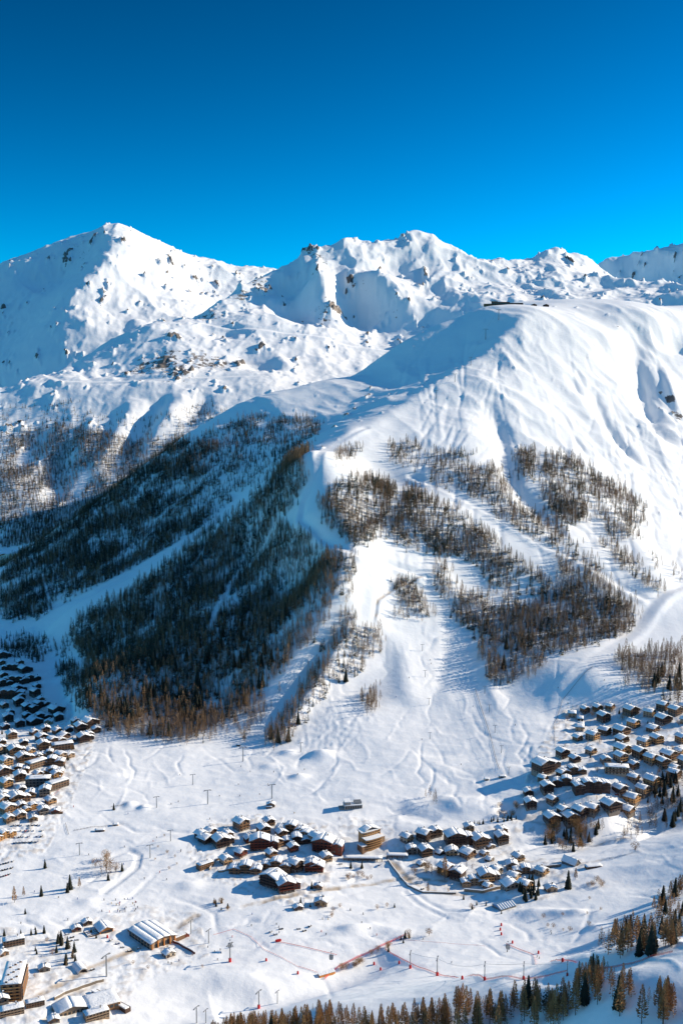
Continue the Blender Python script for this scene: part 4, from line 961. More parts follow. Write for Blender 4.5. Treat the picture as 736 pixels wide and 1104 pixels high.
r = empty('avalanche_wall_shed', (0, 0, 0)); tag(r, 'low brown shed at the right end of the river road wall', 'shed')
b = MB(); b.box(-9, 9, -3, 3, -3, 2.6); b.obj('wall', W['brown'], r); b = MB(); rough_slab(b, (-9.5, -3.5, 2.61), (9.5, -3.5, 2.61), (9.5, 3.5, 2.61), (-9.5, 3.5, 2.61), .7, 8, 3, rb); b.obj('snow_cover', RSNOW, r, True)
for i in range(4): b = MB(); b.box(-7.5+i*4, -5+i*4, -3.12, -2.9, 0, 2); b.obj('gate', FASC, r)
at(r, 639, 935, 12)
r = empty('snow_mushroom_shelter', (0, 0, 0)); tag(r, 'small red-roofed kiosk with terrace alone on the nursery slope', 'kiosk')
b = MB(); b.prism([(-3.5, -2), (3.5, -2), (3.5, 2.6), (0, 4.4), (-3.5, 2.6)], -4, 4); b.obj('wall', W['red'], r); gable_roof(r, 7, 8, 2.6, 1.8, .8, rb); b = MB(); b.box(-6, 7, -8, -4.1, -2, .5); b.obj('terrace', W['brown'], r); b = MB(); b.box(-2.5, 2.5, -4.1, -3.9, .5, 2.2); b.obj('window', GLASS, r); at(r, 62, 874, 10)
# retaining walls along the road
def wall_along(name, uv, h, th, m_, label, cap=True, group=None):
    P = near.hit(*np.array(uv, float).T); P = P[~np.isnan(P[:, 0])]; pts = []
    for a_, b_ in zip(P[:-1], P[1:]):
        for t in np.linspace(0, 1, 6)[:-1]: q = a_*(1-t)+b_*t; pts.append(Vector((q[0], q[1], gz_at(q[0], q[1]))))
    o0 = pts[0].copy(); r = empty(name, o0); tag(r, label, 'wall', group); pts = [p-o0 for p in pts]; b = MB(); s_ = MB()
    for a_, b_ in zip(pts[:-1], pts[1:]):
        d = (b_-a_); nrm = Vector((-d.y, d.x, 0)).normalized()*th/2
        for q, z0_, z1_ in ((b, -1.5, h), (s_, h+.01, h+.45)):
            k = len(q.v); q.v += [tuple(p+o_+Vector((0, 0, z))) for z in (z0_, z1_) for p, o_ in ((a_, -nrm), (b_, -nrm), (b_, nrm), (a_, nrm))]
            for f in ((0,1,5,4),(2,3,7,6),(4,5,6,7)): q.f.append(tuple(k+i for i in f)); q.m.append(0)
    b.obj('masonry', m_, r)
    if cap: s_.obj('snow_cap', RSNOW, r)
wall_along('road_wall', [(568,938),(590,936),(608,934)], 3.2, 1.2, ROCKW, 'brown stone retaining wall leading to the steep-roofed barn')
wall_along('road_wall', [(500,961),(520,963),(545,957)], 3.0, 1.2, W['tan'], 'tan retaining wall below the river road houses')
wall_along('bridge_wall', [(418,928),(430,944),(440,956),(456,963),(500,964)], 1.6, .8, ROCKW, 'curving parapet wall of the road bridge near the arcade')
wall_along('paddock_wall', [(226,938),(232,928),(243,925),(252,930),(248,938),(232,941)], 1.8, .8, W['tan'], 'round tan wall of the paddock left of the central cluster')
wall_along('terrace_wall', [(112,1058),(92,1064),(70,1072),(56,1080)], 2.6, 1.0, ROCKW, 'stone wall beside the bottom left road')
wall_along('slope_wall', [(178,1012),(192,1018),(203,1024),(212,1030)], 2.0, .8, W['red'], 'red barrier wall below the big hall')
# summit restaurant
r = empty('summit_building', (0, 0, 0)); tag(r, 'dark flat building on the rounded hill summit', 'lift station')
b = MB(); b.box(-30, 20, -6, 6, -5, 8); b.obj('hall', W['dark'], r); b = MB(); b.box(20.2, 58, -5, 6, -5, 5); b.obj('low_wing', W['dark'], r); b = MB(); b.box(-52, -30.2, -4, 5, -5, 3); b.obj('terrace', W['brown'], r)
b = MB(); b.box(-31, -14, -6.5, 6.5, 8.01, 11); b.obj('lift_head', METAL, r); b = MB(); b.box(21, 57, -4.5, 5.5, 5.01, 5.6); b.obj('snow_cover', RSNOW, r)
b = MB()
for i in range(9): b.box(-28+i*5.3, -24.5+i*5.3, -6.15, -5.95, 2, 5.5)
b.obj('window_band', GLASS, r)
P = Vector(back(541, 332, 3235)); r.location = (P.x, P.y, gz_at(P.x, P.y))
for u, v, lb in ((575, 331, 'small dark hut right of the summit building'), (588, 331, 'farther dark hut right of the summit building')):
    r = empty('summit_hut', (0, 0, 0)); tag(r, lb, 'hut'); b = MB(); b.prism([(-8, -3), (8, -3), (8, 4), (0, 7), (-8, 4)], -5, 5); b.obj('wall', W['dark'], r); gable_roof(r, 16, 10, 4, 3, .8, rb); P = Vector(back(u, v, 3330)); r.location = (P.x, P.y, gz_at(P.x, P.y))

# ------------------------------------------------------------------ lifts, posts, nets
def pylon_meshes(h, arm):
    a = MB(); a.tube((0, 0, -1), (0, 0, h), .42, .26, 8); b = MB(); b.box(-arm, arm, -.25, .25, h, h+.45); b.box(-arm-.8, -arm+.8, -.5, .5, h-.25, h-.02); b.box(arm-.8, arm+.8, -.5, .5, h-.25, h-.02)
    c = MB(); c.tube((0, 0, -1), (0, 0, 2.6), 1.0, 1.0, 10); l = MB(); l.box(.4, .5, -.25, .25, .5, h-.3)
    return a.mesh('mast', METAL), b.mesh('crossarm', METAL), c.mesh('crash_pad', REDP), l.mesh('ladder', METAL)
PY = pylon_meshes(13, 2.9)
def pylon(u, v, hpx, rot, label, pad=False, group='lift pylons on the lower slopes', p3=None):
    P = p3 or ground(u, v); r = empty('lift_pylon', P, R(rot)); tag(r, label, 'lift pylon', group)
    s_ = hpx*P.y/F_PX/13.0*1.08; r.scale = (s_, s_, s_)
    for nm, me in zip(('mast', 'crossarm', 'crash_pad', 'ladder'), PY):
        if nm != 'crash_pad' or pad: link(nm, me, r)
    return P, 13*s_
def cable(ends, label, group, sag=.02, rr=.09):
    pts = []
    for a_, b_ in zip(ends[:-1], ends[1:]):
        L_ = (b_-a_).length
        for t in np.linspace(0, 1, 9)[:-1]: q = a_.lerp(b_, float(t)); pts.append(q-Vector((0, 0, 4*sag*L_*t*(1-t))))
    pts.append(ends[-1]); o0 = pts[0].copy(); b = MB()
    for a_, b_ in zip(pts[:-1], pts[1:]): b.tube(a_-o0, b_-o0, rr, rr, 3)
    o = b.obj('lift_cable', METAL); o.location = o0; tag(o, label, 'cable', group)
for (u, v, h_, lb) in [(262,821,15,'lift pylon at the edge of the forest foot'),(293,861,15,'lift pylon behind the central cluster, standing alone on the slope'),(224,867,15,'pylon on the open nursery slope between two chair pylons'),
    (208,846,11,'short pylon below the shaded snow edge'),(169,871,12,'pylon right of the terrain park fence'),(184,907,12,'small pylon left of the central cluster'),(324,811,10,'small pylon beside the snow heap'),
    (86,922,13,'pylon among the crowd of the lower nursery slope'),(162,925,14,'pylon at the top of the curved snow bank')]: pylon(u, v, h_, 20, lb)
for (u, v, h_, lb) in [(115,1053,24,'tallest pylon beside the brown road left'),(206,1007,15,'pylon just right of the big hall'),(225,1017,15,'pylon beside the net start right of the hall'),(248,1037,20,'pylon with a grey cabin on its line'),
    (279,1087,19,'red-padded pylon in the shaded slope foot'),(299,1082,14,'thin pylon right of the red-padded one'),(212,1103,18,'pylon cut by the bottom edge, left one'),(222,1103,15,'pylon cut by the bottom edge, right one')]: pylon(u, v, h_, 60, lb, pad=lb.startswith(('red', 'pylon with')))
tops = []
for (u, v, h_, lb) in [(442,1044,18,'leftmost red-padded pylon along the race piste net'),(471,1052,20,'second red-padded pylon along the race piste net'),(522,1057,19,'third red-padded pylon along the race piste net'),(564,1056,18,'fourth red-padded pylon along the race piste net'),(611,1052,15,'rightmost red-padded pylon along the race piste net')]:
    P, H = pylon(u, v, h_, 78, lb, True, 'red-padded pylons along the race piste'); tops.append(P+Vector((0, 0, H)))
cable(tops, 'thin steel cable strung over the red-padded pylons', None)
# chairlift up the big ridge
ridge = [(548,835),(540,812),(533,790),(527,768),(522,748)]; tp = []
for i, (u, v) in enumerate(ridge): P, H = pylon(u, v, 8, 5, ['lowest', 'second lowest', 'middle', 'second highest', 'highest'][i]+' tow pylon on the straight fenced lift line', group='tow lift pylons'); tp.append(P+Vector((0, 0, H)))
cable(tp, 'tow rope running up the straight lift line', None, .01, .07)
tp = []
for i, (u, v, Yd) in enumerate([(470,430,0),(490,412,0),(507,394,0),(523,366,0),(537,345,0)]):
    P = ground(u, v); P, H = pylon(u, v, 8 if i < 3 else 10, 10, ['lowest', 'second', 'third', 'fourth', 'highest'][i]+' chairlift pylon on the bare ridge below the summit', group='chairlift pylons on the ridge', p3=P); tp.append(P+Vector((0, 0, H)))
cable(tp, 'chairlift cable climbing the bare ridge to the summit', None, .01, .1)
tp = []
for i, (u, v) in enumerate([(455,702),(458,730),(462,760),(463,797)]):
    P, H = pylon(u, v, 7, 5, ['top', 'upper', 'lower', 'bottom'][i]+' small pylon in the middle of the central piste', group='central piste pylons'); tp.append(P+Vector((0, 0, H)))
# gondola cabins hanging on the line
def cabin(u, v, Yd, label, col_):
    r = empty('gondola_cabin', back(u, v, Yd)); tag(r, label, 'gondola cabin'); b = MB(); b.prism([(-1.4, -1.1), (-1.0, -2), (1.0, -2), (1.4, -1.1), (1.2, .6), (-1.2, .6)], -1.3, 1.3); b.obj('cabin', col_, r)
    b = MB(); b.box(-1.44, 1.44, -1.0, 1.0, -.8, .35); b.obj('window', GLASS, r); b = MB(); b.tube((0, 0, .6), (0, 0, 3.2), .12, .12, 6); b.box(-.6, .6, -.15, .15, 3.2, 3.6); b.obj('hanger', METAL, r); r.scale = (1.25,)*3
cabin(248, 1018, 1010, 'grey gondola cabin hanging beside the pylon near the hall', METAL); cabin(357, 1031, 930, 'dark gondola cabin hanging above the race piste centre', METAL); cabin(547, 1020, 930, 'dark gondola cabin hanging above the race piste right', METAL)
NETM = mat('safety_net', (.80, .10, .08), .8); NETM.node_tree.nodes['Principled BSDF'].inputs['Alpha'].default_value = .5
def net(uv, h, label, post=True):
    P = near.hit(*np.array(uv, float).T); P = P[~np.isnan(P[:, 0])]; pts = []
    for a_, b_ in zip(P[:-1], P[1:]):
        k = max(2, int(np.hypot(*(b_-a_)[:2])/6))
        for t in np.linspace(0, 1, k+1)[:-1]: q = a_*(1-t)+b_*t; pts.append(Vector((q[0], q[1], gz_at(q[0], q[1]))))
    o0 = pts[0].copy(); r = empty('safety_net', o0); tag(r, label, 'safety net', 'red safety nets'); b = MB(); c = MB()
    for i, (a_, b_) in enumerate(zip(pts[:-1], pts[1:])):
        a_, b_ = a_-o0, b_-o0; u_ = Vector((0, 0, 1)); b.face([tuple(a_+u_*.2), tuple(b_+u_*.2), tuple(b_+u_*h), tuple(a_+u_*h)])
        if i % 2 == 0: c.tube(a_-u_*.3, a_+u_*(h+.3), .07, .07, 4)
    b.obj('net', NETM, r); c.obj('posts', METAL, r)
net([(350,1056),(365,1043),(385,1033),(410,1021),(430,1012),(446,1006)], 2.6, 'red net climbing from the shed to the shrubs')
net([(415,1024),(440,1038),(462,1047),(490,1054),(522,1057),(560,1056),(600,1050),(622,1044)], 1.6, 'red net passing the red-padded pylons')
net([(230,1008),(252,1002),(270,1010),(285,1024),(320,1042),(350,1052)], .8, 'faint net rounding the piste right of the hall')
net([(300,1016),(330,1022),(370,1032)], 1.2, 'short net in the middle of the race piste'); net([(545,1018),(575,1030),(600,1036),(625,1040)], 1.4, 'net right of the hanging cabin')
net([(425,1012),(470,1016),(530,1020)], .5, 'thin net along the upper race piste'); net([(635,1046),(680,1040),(736,1025)], 1.6, 'net in the shaded gully at the right')
net([(30,880),(52,862),(74,842)], .5, 'low rope fence beside the sunny lower village')
b = MB(); b.prism([(-1.8, 0), (1.8, 0), (1.8, 2.4), (-1.8, 3)], -8, 8); r = empty('timber_start_shed', (0, 0, 0)); b.obj('wall', ORANGE, r); b = MB(); b.prism([(-2.1, 3.02), (2.1, 2.42), (2.1, 2.8), (-2.1, 3.6)][::-1], -8.3, 8.3); b.obj('snow_cover', RSNOW, r); tag(r, 'small orange timber shed at the end of the red net', 'shed'); at(r, 352, 1051, -62, s_=1.0)
rp = random.Random(4)
def pad(u, v, label):
    P = ground(u, v); r = MB(); r.tube((0, 0, -.3), (0, 0, 2.4), .95, .85, 10); r.tube((0, 0, 2.4), (0, 0, 3.0), .85, .3, 10); o = r.obj('red_crash_pad', REDP); o.location = P; tag(o, label, 'crash pad', 'loose red crash pads')
for u, v, lb in [(430,1039,'red pad left of the race piste pylons'),(498,1056,'red pad between second and third piste pylons'),(403,1040,'red pad below the net shrubs'),(410,1046,'lower red pad below the net shrubs'),(540,998,'uppermost red pad of the short row'),(539,1003,'middle red pad of the short row'),(540,1008,'lowest red pad of the short row'),(552,1017,'red pad by the hanging cabin'),(606,1037,'red pad near the right end of the net'),(580,1028,'red pad left of the right hand net end'),(287,1036,'red pad on the piste below the hall'),(321,1050,'red pad right of the pylon with cabin'),(116,1011,'red pad behind the timber restaurant')]: pad(u, v, lb)
b = MB(); b.box(-3, 3, -1.2, 1.2, 0, 2.2); o = b.obj('red_canopy', REDP); bm = bmesh.new(); bm.from_mesh(o.data); bmesh.ops.bevel(bm, geom=bm.edges[:], offset=.6, segments=2, affect='EDGES'); bm.to_mesh(o.data); bm.free(); o.location = ground(300, 1015); o.rotation_euler.z = R(20); tag(o, 'bright red inflatable start canopy on the race piste', 'canopy')
# ------------------------------------------------------------------ cars
def car_proto(c, nm):
    r = empty('parked_car', (0, 0, 0)); m_ = mat(nm, c, .3, spec=.6)
    b = MB(); b.prism([(-2.2, .35), (2.2, .35), (2.25, .8), (1.3, .98), (.8, 1.0), (-2.1, 1.05), (-2.25, .8)], -.85, .85); bd = b.obj('body', m_, r)
    b = MB(); b.prism([(-2.0, 1.03), (.9, .99), (.35, 1.5), (-1.6, 1.52)], -.75, .75); b.obj('cabin_glass', GLASS, r)
    b = MB(); b.prism([(-1.65, 1.53), (.42, 1.51), (.3, 1.72), (-1.5, 1.76)], -.78, .78); b.obj('roof_snow', RSNOW, r)
    for x in (-1.35, 1.35):
        for y in (-.82, .82): b = MB(); b.tube((x, y-.1, .33), (x, y+.1, .33), .33, .33, 10); b.obj('wheel', FASC, r)
    return r
cars = [car_proto(c, n_) for c, n_ in (((.03, .03, .035), 'black_paint'), ((.35, .36, .38), 'silver_paint'), ((.35, .03, .03), 'red_paint'), ((.05, .09, .22), 'blue_paint'), ((.75, .75, .75), 'white_paint'))]
CN = ['black', 'silver', 'red', 'blue', 'white']; used = [False]*5; index_kids()
def put_car(u, v, rot, where, group, k=None):
    k = rp.choice([0, 0, 1, 1, 2, 3, 4]) if k is None else k
    o = cars[k] if not used[k] else copy_tree(cars[k]); used[k] = True; P = ground(u, v); o.location = P; o.rotation_euler.z = R(rot); tag(o, 'small %s car with snow on its roof, %s' % (CN[k], where), 'car', group+', '+CN[k])
for row, (u0, v0, u1, v1) in enumerate([(16,890,44,890),(14,896,46,896),(12,903,45,902),(16,909,40,908),(2,932,14,929),(1,939,13,936),(0,946,10,943)]):
    n_ = 8 if row < 4 else 5
    for i in range(n_):
        if rp.random() < .85: put_car(u0+(u1-u0)*i/(n_-1), v0+(v1-v0)*i/(n_-1), 75+rp.uniform(-6, 6), 'packed car park by the lower village' if row < 4 else 'small car park at the left edge', 'cars in the '+('village car park' if row < 4 else 'left edge car park'))
for (u, v, wh) in [(120,1014,'yard below the timber restaurant'),(127,1018,'yard below the timber restaurant'),(132,1022,'yard below the timber restaurant'),(140,1026,'yard below the timber restaurant'),(73,1008,'beside the fir clump car row'),(78,1011,'beside the fir clump car row'),(83,1014,'beside the fir clump car row'),(76,1015,'beside the fir clump car row'),
    (292,1005,'group above the race piste'),(297,1008,'group above the race piste'),(303,1002,'group above the race piste'),(322,1002,'right group above the race piste'),(328,1004,'right group above the race piste'),(334,999,'right group above the race piste'),
    (150,1023,'along the brown road'),(160,1018,'along the brown road'),(100,1046,'along the brown road'),(655,862,'lane of the dark timber hamlet'),(664,857,'lane of the dark timber hamlet'),(668,871,'lane of the dark timber hamlet'),(647,880,'lane of the dark timber hamlet'),(409,933,'by the road galleries'),(367,932,'by the road galleries'),(455,959,'at the road bridge')]:
    put_car(u, v, rp.choice([20, 35, 60]), wh, 'cars '+wh)
for k in range(5):
    if not used[k]: put_car(90+k*3, 1052, 30, 'along the brown road', 'cars along the brown road', k)
# ------------------------------------------------------------------ people on skis
def person_mesh():
    V = [(-.12,0,.0),(-.14,.02,.48),(-.1,0,.9),(0,.02,1.0),(0,0,1.38),(0,.02,1.5),(0,.05,1.66),(.12,0,0),(.14,.02,.48),(.1,0,.9),(-.24,0,1.36),(-.34,-.1,1.1),(-.28,-.32,.98),(.24,0,1.36),(.34,-.1,1.1),(.28,-.32,.98)]
    E_ = [(0,1),(1,2),(2,3),(3,4),(4,5),(5,6),(7,8),(8,9),(9,3),(4,10),(10,11),(11,12),(4,13),(13,14),(14,15)]
    rad = [.1,.1,.14,.2,.21,.09,.14,.1,.1,.14,.1,.08,.07,.1,.08,.07]
    me = bpy.data.meshes.new('skier'); me.from_pydata(V, E_, []); o = bpy.data.objects.new('tmp', me); COL.objects.link(o); md = o.modifiers.new('s', 'SKIN')
    for i, v_ in enumerate(me.skin_vertices[0].data): v_.radius = (rad[i], rad[i]); v_.use_root = i == 3
    dg = bpy.context.evaluated_depsgraph_get(); dg.update(); r_ = bpy.data.meshes.new_from_object(o.evaluated_get(dg)); bpy.data.objects.remove(o); r_.shade_smooth(); return r_
PM = person_mesh(); PMS = []
for c, nm in (((.03, .03, .04), 'black ski clothing'), ((.45, .03, .03), 'red ski clothing'), ((.03, .10, .35), 'blue ski clothing'), ((.55, .35, .05), 'yellow ski clothing')):
    me = PM.copy(); me.materials.clear(); me.materials.append(mat(nm.replace(' ', '_'), c, .8)); PMS.append((me, nm))
sk = MB(); sk.box(-.2, -.1, -.9, .8, 0, .03); sk.box(.1, .2, -.9, .8, 0, .03); SKI = sk.mesh('skis', FASC)
def skier(u, v, where, k=None):
    k = rp.choice([0, 0, 0, 1, 2, 0, 3]) if k is None else k
    P = ground(u, v); r = empty('person', P, rp.uniform(0, 6.28), 1.25); link('body', PMS[k][0], r); link('skis', SKI, r); tag(r, 'tiny skier in %s, %s' % (PMS[k][1], where), 'person', 'skiers '+where+', '+PMS[k][1].split()[0])
for (n_, u0, v0, u1, v1, wh) in [(26,110,968,150,984,'in the crowd above the restaurant'),(26,60,850,260,960,'on the wide nursery slope'),(8,420,700,560,830,'on the central piste'),(12,180,1005,260,1040,'below the big hall'),(12,240,985,420,1010,'on the flat above the race piste'),(8,600,700,700,760,'on the curved right hand piste'),(10,190,820,330,880,'at the foot of the forest'),(8,450,1000,620,1040,'on the race piste'),(5,20,950,100,1000,'on the lower left snowfield')]:
    for _ in range(n_): skier(rp.uniform(u0, u1), rp.uniform(v0, v1), wh)
# terrain-park fences and posts
def bar_fence(uv, h, label):
    P = near.hit(*np.array(uv, float).T); pts = []
    for a_, b_ in zip(P[:-1], P[1:]):
        k = max(2, int(np.hypot(*(b_-a_)[:2])/4))
        for t in np.linspace(0, 1, k+1)[:-1]: q = a_*(1-t)+b_*t; pts.append(Vector((q[0], q[1], gz_at(q[0], q[1]))))
    o0 = pts[0].copy(); r = empty('fence', o0); tag(r, label, 'fence'); b = MB(); c = MB()
    for a_, b_ in zip(pts[:-1], pts[1:]):
        a_, b_ = a_-o0, b_-o0; u_ = Vector((0, 0, 1)); c.tube(a_-u_*.3, a_+u_*h, .12, .12, 4); b.tube(a_+u_*h*.9, b_+u_*h*.9, .1, .1, 4); b.tube(a_+u_*h*.4, b_+u_*h*.4, .1, .1, 4)
    b.obj('rails', FASC, r); c.obj('posts', FASC, r)
bar_fence([(80,896),(102,892),(126,890)], 1.5, 'dark fence of the beginner enclosure'); bar_fence([(120,870),(138,866)], 1.3, 'short dark fence on the terrain park ramp'); bar_fence([(71,888),(75,902)], 1.4, 'short upright fence left of the enclosure')
bar_fence([(512,743),(520,768),(529,796),(538,832)], 1.3, 'long fence down the left of the lift line'); bar_fence([(598,805),(597,780),(606,755),(622,735),(640,718)], 1.0, 'rope fence along the right hand piste edge')
for (u, v, w_, rot, lb, mt) in [(108,896,11,4,'brown shelter inside the beginner enclosure', W['brown']),(125,890,6,4,'small yellow-brown shelter at the enclosure end', W['honey']),(541,838,9,0,'low stone hut at the foot of the lift line', W['stone']),(524,841,6,0,'small tow lift hut left of the stone hut', W['cream']),(257,804,5,0,'small dark hut where the lift meets the forest', W['dark']),(290,871,7,0,'hut with terrace behind the central cluster', W['brown'])]:
    r = empty('shelter', (0, 0, 0)); b = MB(); b.box(-w_/2, w_/2, -2, 2, -2, 2.4); b.obj('wall', mt, r); b = MB(); rough_slab(b, (-w_/2-.5, -2.5, 2.41), (w_/2+.5, -2.5, 2.41), (w_/2+.5, 2.5, 2.41), (-w_/2-.5, 2.5, 2.41), .6, 5, 3, rb); b.obj('snow_cover', RSNOW, r, True)
    b = MB(); b.box(-w_/4, w_/4, -2.12, -1.9, .3, 1.9); b.obj('window', GLASS, r); at(r, u, v, rot); tag(r, lb, 'hut')

# ------------------------------------------------------------------ single trees
rt2 = np.random.RandomState(21)
def tri_mesh(name, V, F, m_):
    me = bpy.data.meshes.new(name); me.from_pydata(V.tolist(), [], F.tolist()); me.materials.append(m_); return me
def trunk_mesh(top, r_=.013):
    b = MB(); b.tube((0, 0, -.05), (.004, 0, .5), r_, r_*.62, 6); b.tube((.004, 0, .5), (0, .003, top), r_*.62, .002, 6); return b.mesh('trunk', M_BARK)
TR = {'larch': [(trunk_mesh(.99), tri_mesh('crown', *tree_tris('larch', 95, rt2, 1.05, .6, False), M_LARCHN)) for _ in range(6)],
      'fir': [(trunk_mesh(.8, .016), tri_mesh('crown', *tree_tris('fir', 150, rt2, 1.08, .55, False), M_FIR)) for _ in range(5)]}
def round_crown(rng, n, squash=1.0):
    V = []; F = []
    for i in range(n):
        d = rng.randn(3); d /= np.linalg.norm(d); rr = .38*rng.rand()**.55; c = np.array([d[0]*rr*1.15, d[1]*rr*1.15, .6+d[2]*rr*squash]); e = rng.randn(3)*.03; f = d*.075
        k = len(V); V += [c-e*.35, c+e*.35, c+f]; F.append((k, k+1, k+2))
    for i in range(14):
        a = rng.rand()*6.28; t = np.array([math.cos(a)*.28, math.sin(a)*.28, .55+.35*rng.rand()]); k = len(V); V += [np.array([0, 0, .2]), np.array([.01, .01, .22]), t]; F.append((k, k+1, k+2))
    return np.array(V), np.array(F)
RC = [(trunk_mesh(.6, .022), tri_mesh('crown', *round_crown(rt2, 520), M_LARCHN)) for _ in range(3)]
NT = {'larch': 0, 'fir': 0}
EXTRA = []
def tree(kind, x, y, z, h, label, group, w_=1.0, keep=False):
    if kind in NT and not keep and NT[kind] >= 285: EXTRA.append((x, y, z, h, kind == 'fir')); return
    tm, cm = (TR[kind] if kind in TR else RC)[rt2.randint(0, 3 if kind == 'round' else 5)]
    r = empty({'larch': 'larch_tree', 'fir': 'fir_tree', 'round': 'bare_broadleaf_tree'}[kind], (x, y, z), rt2.rand()*6.28, (h*w_, h*w_, h)); link('trunk', tm, r); link('crown', cm, r); tag(r, label, 'tree', group)
    if kind in NT: NT[kind] += 1
def tree_at(kind, u, v, hpx, label, group=None, w_=1.0):
    P = ground(u, v); tree(kind, P.x, P.y, P.z-.2, hpx*P.y/F_PX*1.04, label, group, w_, True)
tl = lambda u: np.interp(u, [228, 250, 300, 340, 400, 420, 440, 475, 500, 515, 545, 570, 600, 622, 640, 665, 690, 710, 740], [1098, 1090, 1086, 1074, 1082, 1078, 1075, 1070, 1056, 1066, 1058, 1050, 1058, 1036, 1026, 1030, 1048, 1050, 1042])
k = 0; tries = 0
while k < 262 and tries < 12000:
    tries += 1; u = rt2.uniform(228, 742); 
    if 645 < u < 708 and rt2.rand() < .45: continue
    vt = tl(u)+abs(rt2.randn())*12; Yd = rt2.uniform(470, 800) if u > 440 else rt2.uniform(560, 900); bb = (CY-vt)/F_PX; kk = CP+bb*SP; x = (u-CX)/F_PX/kk*Yd; zt = (bb*CP-SP)/kk*Yd; zg = gz_at(x, Yd); h = zt-zg
    if not (13 < h < 25.5): continue
    fr = rt2.rand() < (.03 if u < 600 else .07); k += 1
    seg = 'left part' if u < 400 else 'middle part' if u < 560 else 'right part'
    tree('fir' if fr else 'larch', x, Yd, zg-.3, h, ('dark green fir among larches, ' if fr else 'bare golden-brown larch, ')+seg+' of the bottom edge wood', ('firs' if fr else 'larches')+' of the bottom edge wood, '+seg, .88)
k = 0; tries = 0
while k < 330 and tries < 9000:       # the shorter trees that fill the wood behind the front ones
    tries += 1; u = rt2.uniform(226, 742)
    if 645 < u < 708 and rt2.rand() < .5: continue
    vt = tl(u)+6+abs(rt2.randn())*16; Yd = rt2.uniform(520, 860); bb = (CY-vt)/F_PX; kk = CP+bb*SP; x = (u-CX)/F_PX/kk*Yd; zt = (bb*CP-SP)/kk*Yd; zg = gz_at(x, Yd)
    if not (6.5 < zt-zg < 13): continue
    EXTRA.append((x, Yd, zg-.3, zt-zg, rt2.rand() < .06)); k += 1
def clump(P, n_, kinds, h0, h1, label, group):
    P_ = np.array(P, float); lo, hi = P_.min(0), P_.max(0); c = 0; t = 0
    while c < n_ and t < 4000:
        t += 1; u, v = rt2.uniform(lo[0], hi[0]), rt2.uniform(lo[1], hi[1])
        if not inpoly(np.array([u]), np.array([v]), P)[0]: continue
        kd = kinds[rt2.randint(len(kinds))]; q = near.hit(u, v)[0]
        if np.isnan(q[0]): continue
        tree(kd, q[0], q[1], q[2]-.3, rt2.uniform(h0, h1), {'larch': 'bare brown larch', 'fir': 'dark fir', 'round': 'bare bush-like tree'}[kd]+' '+label, kd+' trees '+group); c += 1
clump([(655,1022),(668,1000),(692,992),(712,968),(740,958),(740,1015),(705,1030),(668,1034)], 120, ['larch']*7+['fir'], 13, 21, 'on the slope at the lower right edge', 'on the lower right slope')
clump([(640,1012),(655,1010),(662,1030),(648,1034)], 8, ['larch'], 12, 16, 'at the left foot of the lower right wood', 'at the left foot of the lower right wood')
clump([(585,912),(592,895),(622,888),(650,893),(648,905),(622,918),(596,922)], 62, ['larch', 'larch', 'larch', 'fir', 'round'], 9, 17, 'in the stream gully below the dark hamlet', 'in the stream gully')
clump([(664,905),(676,890),(690,885),(694,900),(676,910)], 16, ['larch'], 11, 17, 'at the right end of the stream gully', 'at the stream gully end')
clump([(694,895),(698,858),(712,842),(740,832),(740,890),(722,897)], 74, ['larch']*3+['fir'], 13, 21, 'in the shaded gully at the right edge', 'in the right edge gully')
clump([(556,968),(562,955),(574,948),(586,956),(582,968),(566,974)], 24, ['fir'], 8, 13, 'in the dark clump beside the blue shed', 'in the clump by the blue shed')
clump([(58,1022),(62,1012),(74,1014),(84,1032),(84,1042),(70,1044)], 20, ['fir', 'fir', 'larch'], 8, 14, 'in the clump above the tunnel mouth', 'in the clump above the tunnel mouth')
clump([(100,935),(116,926),(128,934),(126,945),(106,948)], 9, ['round', 'larch'], 9, 13, 'in the grove inside the curved snow bank', 'in the grove by the snow bank')
clump([(455,860),(470,858),(471,868),(457,870)], 5, ['larch'], 13, 17, 'in the trio above the river road', 'above the river road')
clump([(366,1046),(380,1040),(396,1034),(392,1042),(372,1050)], 10, ['round'], 5, 8, 'along the red net', 'along the red net'); clump([(398,1030),(420,1020),(440,1008),(444,1012),(418,1026)], 12, ['round', 'fir'], 5, 8, 'at the upper end of the red net', 'at the upper net end')
clump([(444,901),(452,898),(476,896),(478,900),(450,904)], 7, ['fir'], 5, 8, 'in the hedge behind the river cluster', 'in the hedge behind the river cluster')
clump([(508,886),(530,884),(556,880),(556,884),(530,889),(508,890)], 18, ['fir'], 4, 7, 'in the low hedge row under the dark hamlet', 'in the hedge under the dark hamlet')
clump([(535,872),(542,868),(557,868),(558,880),(537,884)], 8, ['round'], 7, 10, 'in the shaded hollow under the dark hamlet', 'in the shaded hollow')
clump([(366,944),(398,942),(400,948),(368,950)], 10, ['round'], 4, 7, 'on the bank below the road gallery', 'on the gallery bank')
clump([(440,940),(470,936),(534,930),(534,938),(500,942),(445,948)], 16, ['larch', 'round'], 7, 13, 'along the river behind the river cluster', 'along the river'); clump([(602,965),(645,948),(658,950),(655,955),(640,958)], 7, ['round'], 5, 8, 'on the snowfield right of the barn', 'on the snowfield right of the barn')
clump([(228,972),(238,968),(246,978),(258,984),(250,986),(236,980)], 12, ['fir', 'round'], 4, 7, 'on the bank left of the red chalets', 'on the bank left of the red chalets')
clump([(600,840),(612,760),(736,762),(736,850),(690,870),(640,868)], 34, ['fir', 'round', 'larch'], 6, 10, 'between the chalets of the right hamlets', 'between the right hamlet chalets')
